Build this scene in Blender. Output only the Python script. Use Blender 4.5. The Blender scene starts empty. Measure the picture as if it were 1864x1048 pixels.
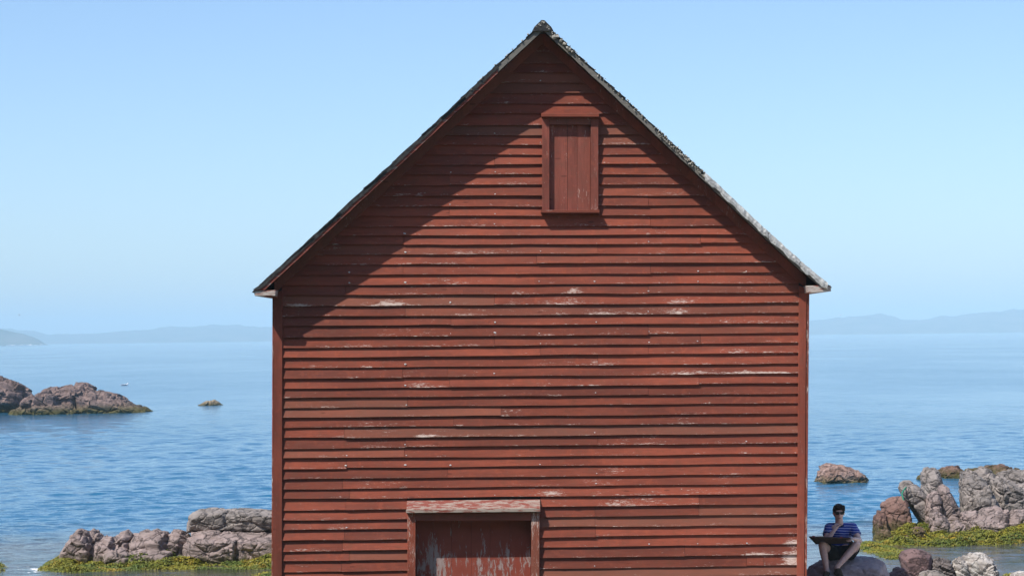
import bpy, bmesh, math, random
import numpy as np
from mathutils import Vector, Matrix

sc = bpy.context.scene
COL = sc.collection
R = math.radians
random.seed(7)
rng = np.random.default_rng(11)

# ------------------------------------------------------------------ camera
ZC, DW, FPX = 4.0, 30.0, 4500.0        # camera height over the sea, distance to the gable wall, focal length in px of the photo
CX, CY, ROLL = 932.0, 612.5, 0.0122
cam = bpy.data.cameras.new('camera')
cam.sensor_width = 36.0
cam.lens = FPX / 1864.0 * 36.0
cam.shift_y = (CY - 524.0) / 1864.0
cam.clip_start, cam.clip_end = 0.5, 30000
camo = bpy.data.objects.new('camera', cam)
COL.objects.link(camo)
cr, sr = math.cos(ROLL), math.sin(ROLL)
camo.matrix_world = Matrix(((cr, sr, 0, 0), (0, 0, -1, -DW), (-sr, cr, 0, ZC), (0, 0, 0, 1)))
sc.camera = camo

# ------------------------------------------------------------------ sky and sun
SUN = Vector((-1.15, -1.0, 2.1)).normalized()
EL = math.asin(SUN.z)
wd = bpy.data.worlds.new('World')
sc.world = wd
wd.use_nodes = True
wn = wd.node_tree
bg = wn.nodes['Background']
sky = wn.nodes.new('ShaderNodeTexSky')
sky.sky_type = 'NISHITA'
sky.sun_disc = False
sky.sun_elevation = EL
sky.sun_rotation = math.atan2(SUN.x, SUN.y) % (2 * math.pi)
sky.air_density, sky.dust_density, sky.ozone_density = 0.8, 0.7, 5.2
wn.links.new(sky.outputs[0], bg.inputs[0])
bg.inputs[1].default_value = 0.148
sl = bpy.data.lights.new('sun', 'SUN')
sl.energy, sl.angle, sl.color = 4.4, R(0.53), (1.0, 0.95, 0.87)
slo = bpy.data.objects.new('sun', sl)
COL.objects.link(slo)
slo.rotation_euler = (-SUN).to_track_quat('-Z', 'Y').to_euler()
sc.view_settings.view_transform = 'Standard'
sc.view_settings.look = 'None'
sc.view_settings.gamma = 1.0
sc.view_settings.use_curve_mapping = False
sc.view_settings.exposure = 0.28
sc.cycles.use_denoising = True
sc.cycles.max_bounces = 6
sc.cycles.volume_bounces = 3
sc.cycles.caustics_reflective = False
sc.cycles.caustics_refractive = False


def W(px, py, y=0.0):
    """point of the place seen at photo pixel (px, py), y metres behind the gable wall"""
    u, v, d = px - CX, py - CY, (y + DW) / FPX
    return Vector((d * (u * cr - v * sr), y, ZC + d * (-u * sr - v * cr)))


def ysea(py, px=CX):
    """how far behind the wall the sea surface is at that pixel"""
    return ZC * FPX / ((px - CX) * sr + (py - CY) * cr) - DW


# ------------------------------------------------------------------ numpy noise
def _h(ix, iy, iz, s):
    n = (ix.astype(np.int64) * 374761393 + iy.astype(np.int64) * 668265263 + iz.astype(np.int64) * 2147483647 + s * 974711) & 0x7fffffff
    n = ((n ^ (n >> 13)) * 1274126177) & 0x7fffffff
    n = ((n ^ (n >> 16)) * 1103515245 + 12345) & 0x7fffffff
    return (n ^ (n >> 15)) / float(0x7fffffff)


def vnoise(p, s=0):
    i = np.floor(p).astype(np.int64)
    f = p - i
    f = f * f * (3 - 2 * f)
    r = 0
    for a in (0, 1):
        wx = f[:, 0] if a else 1 - f[:, 0]
        for b in (0, 1):
            wy = f[:, 1] if b else 1 - f[:, 1]
            for c in (0, 1):
                wz = f[:, 2] if c else 1 - f[:, 2]
                r = r + wx * wy * wz * _h(i[:, 0] + a, i[:, 1] + b, i[:, 2] + c, s)
    return r * 2 - 1


def fbm(p, o=4, s=0, g=0.5):
    r, a = 0, 1.0
    for k in range(o):
        r = r + a * vnoise(p * 2 ** k + 17.3 * k, s + k)
        a *= g
    return r


def worley(p, s=0):
    """F1 and F2 - F1"""
    i = np.floor(p).astype(np.int64)
    f1 = np.full(len(p), 9.0)
    f2 = np.full(len(p), 9.0)
    for a in (-1, 0, 1):
        for b in (-1, 0, 1):
            for c in (-1, 0, 1):
                q = i + np.array([a, b, c])
                x = [q[:, k] + _h(q[:, 0], q[:, 1], q[:, 2], s + 31 * k + 5) for k in range(3)]
                d = np.sqrt((x[0] - p[:, 0]) ** 2 + (x[1] - p[:, 1]) ** 2 + (x[2] - p[:, 2]) ** 2)
                m = d < f1
                f2 = np.where(m, f1, np.minimum(f2, d))
                f1 = np.where(m, d, f1)
    return f1, f2 - f1


def facet(p, s=0):
    """height of randomly tilted facets, one per Voronoi cell"""
    i = np.floor(p).astype(np.int64)
    f1 = np.full(len(p), 9.0)
    best = np.zeros(len(p))
    for a in (-1, 0, 1):
        for b in (-1, 0, 1):
            for c in (-1, 0, 1):
                q = i + np.array([a, b, c])
                d2, dot = 0, 0
                for k in range(3):
                    e = p[:, k] - q[:, k] - _h(q[:, 0], q[:, 1], q[:, 2], s + 31 * k + 5)
                    d2 = d2 + e * e
                    dot = dot + e * (_h(q[:, 0], q[:, 1], q[:, 2], s + 77 * k + 9) - 0.5) * 2
                dot = dot + (_h(q[:, 0], q[:, 1], q[:, 2], s + 501) - 0.5) * 0.7
                m = d2 < f1
                best = np.where(m, dot, best)
                f1 = np.where(m, d2, f1)
    return best


# ------------------------------------------------------------------ object helpers
def tag(o, label=None, cat=None, group=None, kind=None):
    for k, v in (('label', label), ('category', cat), ('group', group), ('kind', kind)):
        if v:
            o[k] = v
    return o


def empty(name, loc):
    o = bpy.data.objects.new(name, None)
    COL.objects.link(o)
    o.location = loc
    o.empty_display_size = 0.2
    return o


def mobj(name, me, mat=None, parent=None):
    o = bpy.data.objects.new(name, me)
    COL.objects.link(o)
    if mat is not None and len(me.materials) == 0:
        me.materials.append(mat)
    if parent is not None:
        o.parent = parent
        if parent.type == 'EMPTY':
            o.matrix_parent_inverse = Matrix.Translation(parent.location).inverted()
    return o


def mesh(name, vs, fs, smooth=False, uvs=None):
    me = bpy.data.meshes.new(name)
    me.from_pydata([tuple(v) for v in vs], [], fs)
    if uvs is not None:
        l = me.uv_layers.new(name='UVMap')
        idx = np.zeros(len(me.loops), dtype=np.int32)
        me.loops.foreach_get('vertex_index', idx)
        l.data.foreach_set('uv', np.asarray(uvs, dtype=np.float32)[idx].ravel())
    if smooth:
        me.polygons.foreach_set('use_smooth', [True] * len(me.polygons))
    me.update()
    return me


def bm_mesh(name, bm, smooth=False):
    bmesh.ops.recalc_face_normals(bm, faces=bm.faces)
    me = bpy.data.meshes.new(name)
    bm.to_mesh(me)
    bm.free()
    if smooth:
        me.polygons.foreach_set('use_smooth', [True] * len(me.polygons))
    return me


def hull_into(bm, pts):
    vs = [bm.verts.new(p) for p in pts]
    r = bmesh.ops.convex_hull(bm, input=vs, use_existing_faces=False)
    dead = {e for e in list(r['geom_interior']) + list(r['geom_unused']) if isinstance(e, bmesh.types.BMVert)}
    for e in dead:
        if e.is_valid and not e.link_faces:
            bm.verts.remove(e)


def prism(bm, poly, y0, y1, yref=0.0):
    """wall-plane pixel polygon extruded between two depths; pixels are read on the wall plane"""
    a = [bm.verts.new(W(x, y, yref) + Vector((0, y0 - yref, 0))) for x, y in poly]
    b = [bm.verts.new(W(x, y, yref) + Vector((0, y1 - yref, 0))) for x, y in poly]
    n = len(poly)
    bm.faces.new(a)
    bm.faces.new(b[::-1])
    for i in range(n):
        bm.faces.new((a[i], b[i], b[(i + 1) % n], a[(i + 1) % n]))


def rough_bar(p0, p1, up, out, h, t, seg=10, jag=0.003, seed=0, name='bar'):
    """a board from p0 to p1 with a slightly ragged section: h along 'up', t along 'out'"""
    rr = random.Random(seed)
    bm = bmesh.new()
    rings = []
    for i in range(seg + 1):
        p = p0.lerp(p1, i / seg)
        c = []
        for a, b in ((0, 0), (1, 0), (1, 1), (0, 1)):
            c.append(bm.verts.new(p + up * (a * h + rr.uniform(-jag, jag)) + out * (b * t + rr.uniform(-jag, jag) * 0.5)))
        rings.append(c)
    for i in range(seg):
        for k in range(4):
            bm.faces.new((rings[i][k], rings[i][(k + 1) % 4], rings[i + 1][(k + 1) % 4], rings[i + 1][k]))
    bm.faces.new(rings[0])
    bm.faces.new(rings[-1][::-1])
    return bm_mesh(name, bm)


# ------------------------------------------------------------------ materials
class NT:
    def __init__(s, name):
        s.m = bpy.data.materials.new(name)
        s.m.use_nodes = True
        s.t = s.m.node_tree
        s.b = s.t.nodes['Principled BSDF']
        s.b.inputs['Specular IOR Level'].default_value = 0.3
        s.geo = s.n('ShaderNodeNewGeometry')
        s.pos = s.geo.outputs['Position']
        s.oi = s.n('ShaderNodeObjectInfo')
        s.rnd = s.oi.outputs['Random']

    def n(s, k):
        return s.t.nodes.new(k)

    def put(s, sock, v):
        if isinstance(v, bpy.types.NodeSocket):
            s.t.links.new(v, sock)
        elif isinstance(v, (tuple, list)) and sock.type == 'RGBA' and len(v) == 3:
            sock.default_value = (*v, 1)
        else:
            sock.default_value = v

    def math(s, op, a, b=0.0, clamp=False):
        n = s.n('ShaderNodeMath')
        n.operation = op
        n.use_clamp = clamp
        s.put(n.inputs[0], a)
        s.put(n.inputs[1], b)
        return n.outputs[0]

    def vec(s, op, a, b=(0, 0, 0)):
        n = s.n('ShaderNodeVectorMath')
        n.operation = op
        s.put(n.inputs[0], a)
        if op == 'SCALE':
            s.put(n.inputs['Scale'], b)
        else:
            s.put(n.inputs[1], b)
        return n.outputs['Value'] if op in ('LENGTH', 'DISTANCE', 'DOT_PRODUCT') else n.outputs[0]

    def noise(s, v, scale=1.0, detail=4, rough=0.55, dist=0.0):
        n = s.n('ShaderNodeTexNoise')
        if isinstance(scale, tuple):
            v = s.vec('MULTIPLY', v, scale)
            scale = 1.0
        s.put(n.inputs['Vector'], v)
        n.inputs['Scale'].default_value = scale
        n.inputs['Detail'].default_value = detail
        n.inputs['Roughness'].default_value = rough
        n.inputs['Distortion'].default_value = dist
        return n.outputs['Fac']

    def voro(s, v, scale=1.0, feat='F1'):
        n = s.n('ShaderNodeTexVoronoi')
        n.feature = feat
        s.put(n.inputs['Vector'], v)
        n.inputs['Scale'].default_value = scale
        return n.outputs['Distance']

    def ramp(s, f, lo, hi, a=0.0, b=1.0):
        n = s.n('ShaderNodeMapRange')
        n.interpolation_type = 'SMOOTHSTEP'
        for k, v in (('Value', f), ('From Min', lo), ('From Max', hi), ('To Min', a), ('To Max', b)):
            s.put(n.inputs[k], v)
        return n.outputs[0]

    def mix(s, f, a, b):
        n = s.n('ShaderNodeMix')
        n.data_type = 'RGBA'
        s.put(n.inputs['Factor'], f)
        s.put(n.inputs['A'], a)
        s.put(n.inputs['B'], b)
        # RGBA sockets share names with the float ones
        for i, sk in enumerate(n.inputs):
            if sk.type == 'RGBA' and sk.name == 'A':
                s.put(sk, a)
            if sk.type == 'RGBA' and sk.name == 'B':
                s.put(sk, b)
        return [o for o in n.outputs if o.type == 'RGBA'][0]

    def xyz(s, v):
        n = s.n('ShaderNodeSeparateXYZ')
        s.put(n.inputs[0], v)
        return n.outputs

    def bump(s, h, strength=0.3, dist=0.01):
        n = s.n('ShaderNodeBump')
        s.put(n.inputs['Height'], h)
        n.inputs['Strength'].default_value = strength
        n.inputs['Distance'].default_value = dist
        s.t.links.new(n.outputs[0], s.b.inputs['Normal'])

    def done(s, col=None, rough=None):
        if col is not None:
            s.put(s.b.inputs['Base Color'], col)
        if rough is not None:
            s.put(s.b.inputs['Roughness'], rough)
        return s.m

    def uv(s):
        n = s.n('ShaderNodeUVMap')
        n.uv_map = 'UVMap'
        return s.xyz(n.outputs[0])


def scale_col(t, col, f):
    n = t.n('ShaderNodeVectorMath')
    n.operation = 'SCALE'
    t.put(n.inputs[0], col)
    t.put(n.inputs['Scale'], f)
    return n.outputs[0]


WEAR = [(712, 551, 34, 8, 1.0), (1045, 529, 26, 8, 1.0), (1042, 546, 34, 8, .9), (940, 532, 16, 8, .8), (935, 548, 16, 7, .8),
        (1240, 547, 42, 8, 1.0), (1230, 565, 38, 9, .8), (1085, 568, 30, 9, .6), (1330, 635, 36, 8, .7), (1100, 659, 46, 8, .8),
        (1245, 677, 70, 8, 1.1), (1370, 678, 90, 6, 1.1), (1130, 854, 70, 9, .7), (1090, 875, 60, 8, .7), (1000, 896, 45, 6, .8),
        (1330, 868, 60, 9, .8), (1446, 985, 22, 30, 1.0), (1446, 1016, 30, 14, 1.4), (1150, 912, 90, 10, .6), (1395, 1006, 60, 10, .9),
        (770, 793, 26, 5, 1.1), (780, 701, 60, 9, .6), (545, 556, 40, 5, 1.0), (820, 512, 60, 9, .5)]


def paint(name, dull=0.0, wear=True, vert=False, base=(0.222, 0.0495, 0.0268), flake_amt=0.0):
    t = NT(name)
    off = t.vec('SCALE', (37.0, 11.0, 23.0), t.rnd)
    p = t.vec('ADD', t.pos, off)
    gs = (38.0, 8.0, 2.2) if vert else (2.2, 8.0, 38.0)
    grain = t.noise(p, gs, 6, 0.62)
    fine = t.noise(p, tuple(g * 2.7 for g in gs), 4, 0.6)
    broad = t.noise(p, (5, 5, 0.9) if vert else (0.9, 5, 5.0), 4, 0.6)
    dark = tuple(c * 0.74 for c in base)
    brite = (base[0] * 1.20, base[1] * 1.26, base[2] * 1.30)
    c = t.mix(t.ramp(broad, 0.30, 0.70), dark, brite)
    c = t.mix(t.ramp(grain, 0.56, 0.74, 0, 0.45), c, (base[0] * 1.45, base[1] * 1.55, base[2] * 1.35))
    c = t.mix(t.ramp(fine, 0.50, 0.70, 0, 0.45), c, tuple(x * 0.5 for x in base))
    mot = t.noise(p, (9, 12, 9), 5, 0.7)
    c = t.mix(t.ramp(mot, 0.50, 0.66, 0, 0.55), c, (base[0] * 0.78, base[1] * 1.05, base[2] * 1.05))
    c = t.mix(t.ramp(mot, 0.34, 0.46, 0.40, 0), c, (base[0] * 1.42, base[1] * 1.42, base[2] * 1.2))
    tone = t.math('MULTIPLY_ADD', t.rnd, 0.48)
    t.put(tone.node.inputs[2], 0.80)
    c = scale_col(t, c, tone)
    c = t.mix(t.math('MULTIPLY', t.ramp(t.math('FRACT', t.math('MULTIPLY', t.rnd, 7.77)), 0.7, 1.0), 0.45), c, (0.205, 0.095, 0.062))
    # knots and little dark checks
    kn = t.voro(t.vec('MULTIPLY', p, (2.0, 1.0, 7.0)), 1.0)
    c = t.mix(t.ramp(kn, 0.05, 0.10, 0.6, 0.0), c, tuple(x * 0.45 for x in base))
    # worn, flaked paint
    w = t.noise(p, (0.8, 2, 1.6), 3, 0.5)
    m = t.ramp(w, 0.42, 0.76, flake_amt, 0.31 + flake_amt)
    if wear:
        uvv = t.uv()
        m = t.math('ADD', m, t.ramp(uvv[1], 0.0, 0.30, 0.26, 0.0))
        for (px, py, rx, ry, k) in WEAR:
            q = W(px, py)
            d = t.vec('MULTIPLY', t.vec('SUBTRACT', t.pos, tuple(q)), (150.0 / rx, 0.0, 150.0 / ry))
            m = t.math('ADD', m, t.ramp(t.vec('LENGTH', d), 0.10, 1.20, 0.54 * k, 0.0))
    fl = t.noise(p, (110, 60, 16) if vert else (20.0, 60, 120.0), 6, 0.72, 0.5)
    f2 = t.noise(p, (15, 9, 3) if vert else (4.0, 9, 22.0), 4, 0.6)
    fsum = t.math('ADD', t.math('MULTIPLY', fl, 0.66), t.math('MULTIPLY', f2, 0.34))
    msk = t.math('ADD', fsum, t.math('MULTIPLY', m, 0.26))
    msk = t.ramp(msk, 0.630, 0.730)
    wood = t.mix(fl, (0.36, 0.22, 0.175), (0.76, 0.64, 0.57))
    c = t.mix(msk, c, wood)
    t.bump(t.math('ADD', t.math('MULTIPLY', grain, 0.7), t.math('MULTIPLY', msk, -0.3)), 0.35, 0.004)
    return t.done(c, t.ramp(broad, 0.3, 0.7, 0.62, 0.82))


M = {}
M['board'] = paint('weathered_red_board')
M['trim'] = paint('red_trim_upright', vert=True, wear=False, base=(0.216, 0.050, 0.029))
M['trimh'] = paint('red_trim_level', vert=False, wear=False, base=(0.216, 0.050, 0.029), flake_amt=0.1)
M['trimworn'] = paint('worn_red_trim', vert=True, wear=False, flake_amt=0.36)
M['shutter'] = paint('red_shutter_board', vert=True, wear=False, base=(0.224, 0.060, 0.041), flake_amt=0.12)


def worn_wood(name, red=0.3, tone=(0.50, 0.45, 0.40), vert=False):
    t = NT(name)
    g = t.noise(t.pos, (40, 20, 3) if vert else (3, 20, 60), 6, 0.65)
    f = t.noise(t.pos, (12, 10, 4) if vert else (7, 10, 60), 7, 0.72, 0.4)
    c = t.mix(g, tuple(x * 0.5 for x in tone), tuple(x * 1.3 for x in tone))
    c = t.mix(t.ramp(f, 0.62 - red * 0.4, 0.70 - red * 0.4), c, (0.24, 0.062, 0.045))
    t.bump(g, 0.5, 0.006)
    return t.done(c, 0.85)


M['lintel'] = worn_wood('bare_lintel_wood', 0.31, (0.42, 0.345, 0.29))
M['drip'] = worn_wood('half_bare_drip_board', 0.42, (0.38, 0.29, 0.245))
M['return'] = worn_wood('bare_eave_wood', 0.28, (0.58, 0.52, 0.47))
M['bargegrey'] = worn_wood('grey_barge_wood', -0.1, (0.20, 0.19, 0.17))
M['bargered'] = worn_wood('flaked_barge_wood', 0.62, (0.33, 0.27, 0.24))


def door_paint():
    t = NT('peeling_door_paint')
    x = t.xyz(t.pos)
    off = t.vec('ADD', t.pos, t.vec('SCALE', (3.0, 1.0, 5.0), t.rnd))
    a = t.noise(off, (30, 8, 7.5), 7, 0.74, 0.5)
    b = t.noise(t.pos, (5.5, 4, 1.4), 3, 0.55)
    top = W(0, 960).z
    low = t.ramp(x[2], top - 0.50, top + 0.06, 0.035, -0.085)
    m = t.math('ADD', t.math('ADD', t.math('MULTIPLY', a, 0.6), t.math('MULTIPLY', b, 0.4)), low)
    m = t.ramp(m, 0.520, 0.575)
    red = t.mix(t.noise(off, 9, 4), (0.20, 0.040, 0.026), (0.33, 0.075, 0.045))
    grey = t.mix(t.noise(off, (50, 8, 6), 4), (0.26, 0.18, 0.165), (0.46, 0.36, 0.34))
    c = t.mix(m, red, grey)
    t.bump(t.math('MULTIPLY', m, -1.0), 0.5, 0.004)
    return t.done(c, 0.75)


M['door'] = door_paint()


def plain(name, a, b, scale=8.0, rough=0.85, bump=0.3, bd=0.01):
    t = NT(name)
    f = t.noise(t.pos, scale, 6, 0.65)
    t.bump(f, bump, bd)
    return t.done(t.mix(t.ramp(f, 0.3, 0.7), a, b), rough)


M['felt'] = plain('black_roofing_felt', (0.012, 0.012, 0.014), (0.06, 0.06, 0.06), 24, 0.7)
M['lichen'] = plain('pale_lichen', (0.14, 0.13, 0.11), (0.62, 0.59, 0.52), 34, 0.95, 0.6)
M['flash'] = plain('weathered_grey_flashing', (0.34, 0.34, 0.335), (0.70, 0.71, 0.70), 26, 0.6, 0.8, 0.02)
M['underdeck'] = plain('dark_deck_boards', (0.05, 0.03, 0.025), (0.12, 0.07, 0.055), 12)
M['sheath'] = plain('dark_sheathing', (0.03, 0.02, 0.018), (0.06, 0.035, 0.03), 10)
M['nail'] = plain('white_filled_nail', (0.55, 0.55, 0.55), (0.8, 0.8, 0.8), 40)
M['stone'] = plain('foundation_stone', (0.16, 0.15, 0.15), (0.34, 0.30, 0.29), 5)

# ------------------------------------------------------------------ the sea
def build_sea():
    rows = [6.5]
    while rows[-1] + DW < 9400:
        d = rows[-1] + DW
        rows.append(rows[-1] + max(0.09, min(d * d / 5200.0 * 0.15, 0.9 + max(0, d - 260) * 0.02)))
    rows = np.array(rows)
    NX = 440
    s = np.linspace(-0.33, 0.33, NX)
    Y, S = np.meshgrid(rows, s, indexing='ij')
    D = Y + DW
    X = S * D
    cell = np.maximum(np.gradient(rows)[:, None], D * (0.40 / NX)) + 0 * X
    Z = np.zeros_like(X)
    wr = np.random.default_rng(5)
    near = np.clip((D - 40) / 14.0, 0.12, 1.0)
    P = np.stack([X.ravel() * 0.045, Y.ravel() * 0.03, np.zeros(X.size)], 1)
    gust = (0.75 + 0.55 * fbm(P, 3, 3)).reshape(X.shape)
    warp = fbm(np.stack([X.ravel() * 0.25, Y.ravel() * 0.25, np.zeros(X.size)], 1), 2, 9).reshape(X.shape) * 0.5
    for k in range(44):
        lam = 0.26 * (14.0 ** (k / 43.0))
        ang = R(-78 + wr.normal(0, 42))           # travelling towards the camera, a little sideways
        kx, ky = math.cos(ang) * 2 * math.pi / lam, math.sin(ang) * 2 * math.pi / lam
        amp = 0.0058 * lam ** 0.85 / (1 + (lam / 1.5) ** 2)
        ph = kx * X + ky * Y + wr.uniform(0, 6.28) + warp * (2.0 + 1.5 / lam)
        att = np.clip((lam / cell - 2.0) / 2.0, 0, 1)
        w = np.sin(ph)
        Z += amp * att * (w + 0.35 * np.cos(2 * ph) * np.clip((lam / cell - 4) / 3, 0, 1))
    Z *= near * np.clip(gust, 0.3, 1.5)
    V = np.stack([X, Y, Z], -1).reshape(-1, 3)
    ny = len(rows)
    a = (np.arange(ny - 1)[:, None] * NX + np.arange(NX - 1)[None, :]).ravel()
    F = np.stack([a, a + 1, a + 1 + NX, a + NX], 1)
    me = bpy.data.meshes.new('sea')
    me.vertices.add(len(V))
    me.vertices.foreach_set('co', V.astype(np.float32).ravel())
    me.loops.add(F.size)
    me.loops.foreach_set('vertex_index', F.astype(np.int32).ravel())
    me.polygons.add(len(F))
    me.polygons.foreach_set('loop_start', (np.arange(len(F)) * 4).astype(np.int32))
    me.polygons.foreach_set('use_smooth', np.ones(len(F), dtype=bool))
    me.update(calc_edges=True)
    print('sea', len(V))
    return me


def sea_mat():
    t = NT('sea_water')
    x = t.xyz(t.pos)
    b1 = t.noise(t.pos, (1.5, 2.2, 1), 5, 0.6)
    b2 = t.noise(t.pos, (7, 9, 1), 3, 0.6)
    h = t.math('ADD', t.math('MULTIPLY', b1, 0.8), t.math('MULTIPLY', b2, 0.2))
    far = t.noise(t.pos, (0.16, 0.10, 1), 6, 0.62)
    h = t.math('ADD', h, t.math('MULTIPLY', far, 2.2))
    wind = t.ramp(t.noise(t.pos, (0.035, 0.014, 1), 5, 0.6), 0.30, 0.70, 0.35, 1.35)
    h = t.math('MULTIPLY', h, wind)
    t.bump(h, 0.7, 0.11)
    sh = t.noise(t.pos, (0.35, 0.5, 1), 4, 0.6)
    yy = t.math('ADD', x[1], t.math('MULTIPLY', t.math('SUBTRACT', sh, 0.5), 14.0))
    shallow = t.ramp(yy, 16.5, 26.0, 1.0, 0.0)
    weed = t.ramp(t.noise(t.pos, (0.8, 0.5, 1), 4, 0.6), 0.45, 0.62)
    c = t.mix(shallow, (0.014, 0.125, 0.235), t.mix(weed, (0.085, 0.080, 0.060), (0.035, 0.045, 0.022)))
    # foam round the tip of the near ledge and at the far rocks
    fn = t.noise(t.pos, (3.2, 2.0, 1), 6, 0.72)
    foam = 0.0
    for (px, py, rx, ry) in ((70, 1036, 1.1, 1.4), (118, 1018, 0.5, 1.2)):
        q = W(px, py, ysea(py, px))
        d = t.vec('LENGTH', t.vec('MULTIPLY', t.vec('SUBTRACT', t.pos, (q.x, q.y, 0)), (1 / rx, 1 / ry, 0)))
        foam = t.math('ADD', t.ramp(d, 0.0, 1.1, 0.35, 0.0), foam)
    fm = t.ramp(t.math('ADD', fn, foam), 0.80, 0.88)
    c = t.mix(fm, c, (0.8, 0.82, 0.83))
    t.b.inputs['IOR'].default_value = 1.333
    t.b.inputs['Specular IOR Level'].default_value = 0.5
    return t.done(c, t.math('ADD', t.math('MULTIPLY', fm, 0.5), t.ramp(x[1], 15.0, 160.0, 0.05, 0.09)))


tag(mobj('sea', build_sea(), sea_mat()), kind='structure')


# shore the house and the boulders stand on (below the picture's lower edge nearly everywhere)
def build_shore():
    """low shore under the house, with an unseen hillside added behind the camera to hold back skylight"""
    xs = np.concatenate([np.linspace(-230, -45, 24), np.linspace(-40, 40, 120), np.linspace(45, 230, 24)])
    ys = np.concatenate([np.linspace(-190, -8, 60), np.linspace(-6, 16, 64)])
    X, Y = np.meshgrid(xs, ys)
    P = np.stack([X.ravel() * 0.5, Y.ravel() * 0.5, 0 * X.ravel()], 1)
    n = fbm(P, 5, 21).reshape(X.shape)
    n2 = fbm(P * 0.06, 4, 27).reshape(X.shape)
    edge = np.interp(xs, [-40, -3.4, 3.2, 4.6, 7.2, 9, 40], [5.0, 6.0, 7.0, 8.5, 9.5, 10.5, 12])[None, :]
    Z = 0.16 + 0.05 * n - np.clip((Y - edge + 1.5) * 0.16, 0, 2.2)
    back = np.hypot(np.clip(np.abs(X) - 12, 0, None) * 0.9, np.clip(-Y - 6, 0, None))
    inland = np.clip((-Y - 6) / 10.0, 0, 1) * (1 - 0.45 * np.clip((X - 8) / 30.0, 0, 1))  # hillside kept lower on the right so more sky reaches the seated person
    Z += inland * (np.clip(back - 4, 0, 26) * 0.06 + np.clip(back - 30, 0, 90) * (0.50 + 0.12 * n2) + 0.3 * n)  # unseen hillside, added to block low sky and deepen the wall's shade
    Z += np.clip((X - 7.55) * 1.1, 0, 3.8) * np.clip((6.3 - Y) / 1.5, 0, 1) * np.clip((Y + 5) / 3.0, 0, 1) * np.clip((16 - X) / 4, 0, 1) * (1 + 0.12 * n)  # unseen bank right of frame, added to bounce sunlight onto the person
    V = np.stack([X, Y, Z], -1).reshape(-1, 3)
    nx = len(xs)
    F = [(j * nx + i, j * nx + i + 1, (j + 1) * nx + i + 1, (j + 1) * nx + i) for j in range(len(ys) - 1) for i in range(nx - 1)]
    return mesh('ground', V, F, True)


t = NT('shore_gravel_and_heath')
x = t.xyz(t.pos)
f = t.noise(t.pos, 7, 6, 0.65)
g = t.noise(t.pos, 0.6, 6, 0.65)
heath = t.mix(t.ramp(g, 0.35, 0.65), (0.030, 0.045, 0.014), (0.075, 0.075, 0.030))
grav = t.mix(t.ramp(f, 0.3, 0.7), (0.28, 0.255, 0.23), (0.54, 0.50, 0.46))
t.bump(f, 0.6, 0.03)
M['shore'] = t.done(t.mix(t.math('MAXIMUM', t.ramp(t.math('ADD', x[1], t.math('MULTIPLY', g, 6.0)), 3.5, 6.5), t.math('MULTIPLY', t.ramp(x[0], 2.4, 3.6), t.ramp(x[1], -16.0, -11.0))), heath, grav), 0.95)  # pale gravel right of the store added to bounce light onto the person
tag(mobj('ground', build_shore(), M['shore']), kind='structure')


# ------------------------------------------------------------------ hills across the water
def ridge(name, prof, d, depth, seed, relief=0.12):
    px = np.array([p[0] for p in prof], float)
    py = np.array([p[1] for p in prof], float)
    n = int((px[-1] - px[0]) / 3)
    X = np.linspace(px[0], px[-1], n)
    H = np.interp(X, px, py)
    K = 26
    V = []
    for j in range(K):
        s = j / (K - 1)
        y = d - DW + depth * s
        fall = math.sin(min(s / 0.55, 1.0) * math.pi / 2) ** 0.8 if s < 0.55 else math.cos((s - 0.55) / 0.45 * math.pi / 2)
        for i in range(n):
            q = W(X[i], H[i], d + depth * 0.55 - DW)
            V.append((q.x * (1 + (s - 0.55) * depth / d), y, max(q.z, 0.5) * fall))
    V = np.array(V)
    top = V[:, 2].max()
    nz = fbm(V * np.array([0.012, 0.012, 0.0]), 5, seed)
    nz2 = fbm(V * np.array([0.05, 0.03, 0.0]), 3, seed + 9)
    V[:, 2] += nz * relief * V[:, 2] * 1.2 + nz2 * 0.05 * top * (V[:, 2] / top)
    V[:, 2] = np.where(np.repeat(np.arange(K), n) == 0, -0.5, V[:, 2])
    F = [(j * n + i, j * n + i + 1, (j + 1) * n + i + 1, (j + 1) * n + i) for j in range(K - 1) for i in range(n - 1)]
    return tag(mobj(name, mesh(name, V, F, True), M['hill']), kind='structure')


t = NT('heath_and_rock_hill')
f = t.noise(t.pos, (0.02, 0.02, 0.05), 6, 0.6)
sl_ = t.xyz(t.geo.outputs['Normal'])
c = t.mix(t.ramp(f, 0.35, 0.65), (0.05, 0.075, 0.035), (0.13, 0.125, 0.085))
c = t.mix(t.ramp(sl_[2], 0.45, 0.75, 1.0, 0.0), c, (0.20, 0.155, 0.14))
M['hill'] = t.done(c, 0.95)
ridge('hills', [(-380, 590), (-200, 598), (-60, 600), (40, 603), (65, 605), (90, 611), (105, 608), (130, 610), (180, 606), (230, 601), (280, 600), (310, 597), (345, 599), (370, 595),
                (395, 594), (440, 593), (470, 596), (520, 598), (700, 600), (900, 597), (1150, 594), (1300, 592), (1475, 586), (1500, 584), (1530, 578), (1560, 576), (1605, 575), (1640, 582),
                (1680, 581), (1715, 577), (1735, 580), (1775, 572), (1800, 568), (1835, 564), (1864, 566), (1920, 574), (2000, 570), (2120, 582), (2250, 590)], 5600, 900, 3)
ridge('hills', [(-340, 590), (-200, 585), (-100, 588), (-40, 592), (0, 597), (20, 601), (45, 607), (62, 613), (72, 618), (80, 624), (86, 627.5)], 3500, 300, 8, 0.1)


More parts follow.
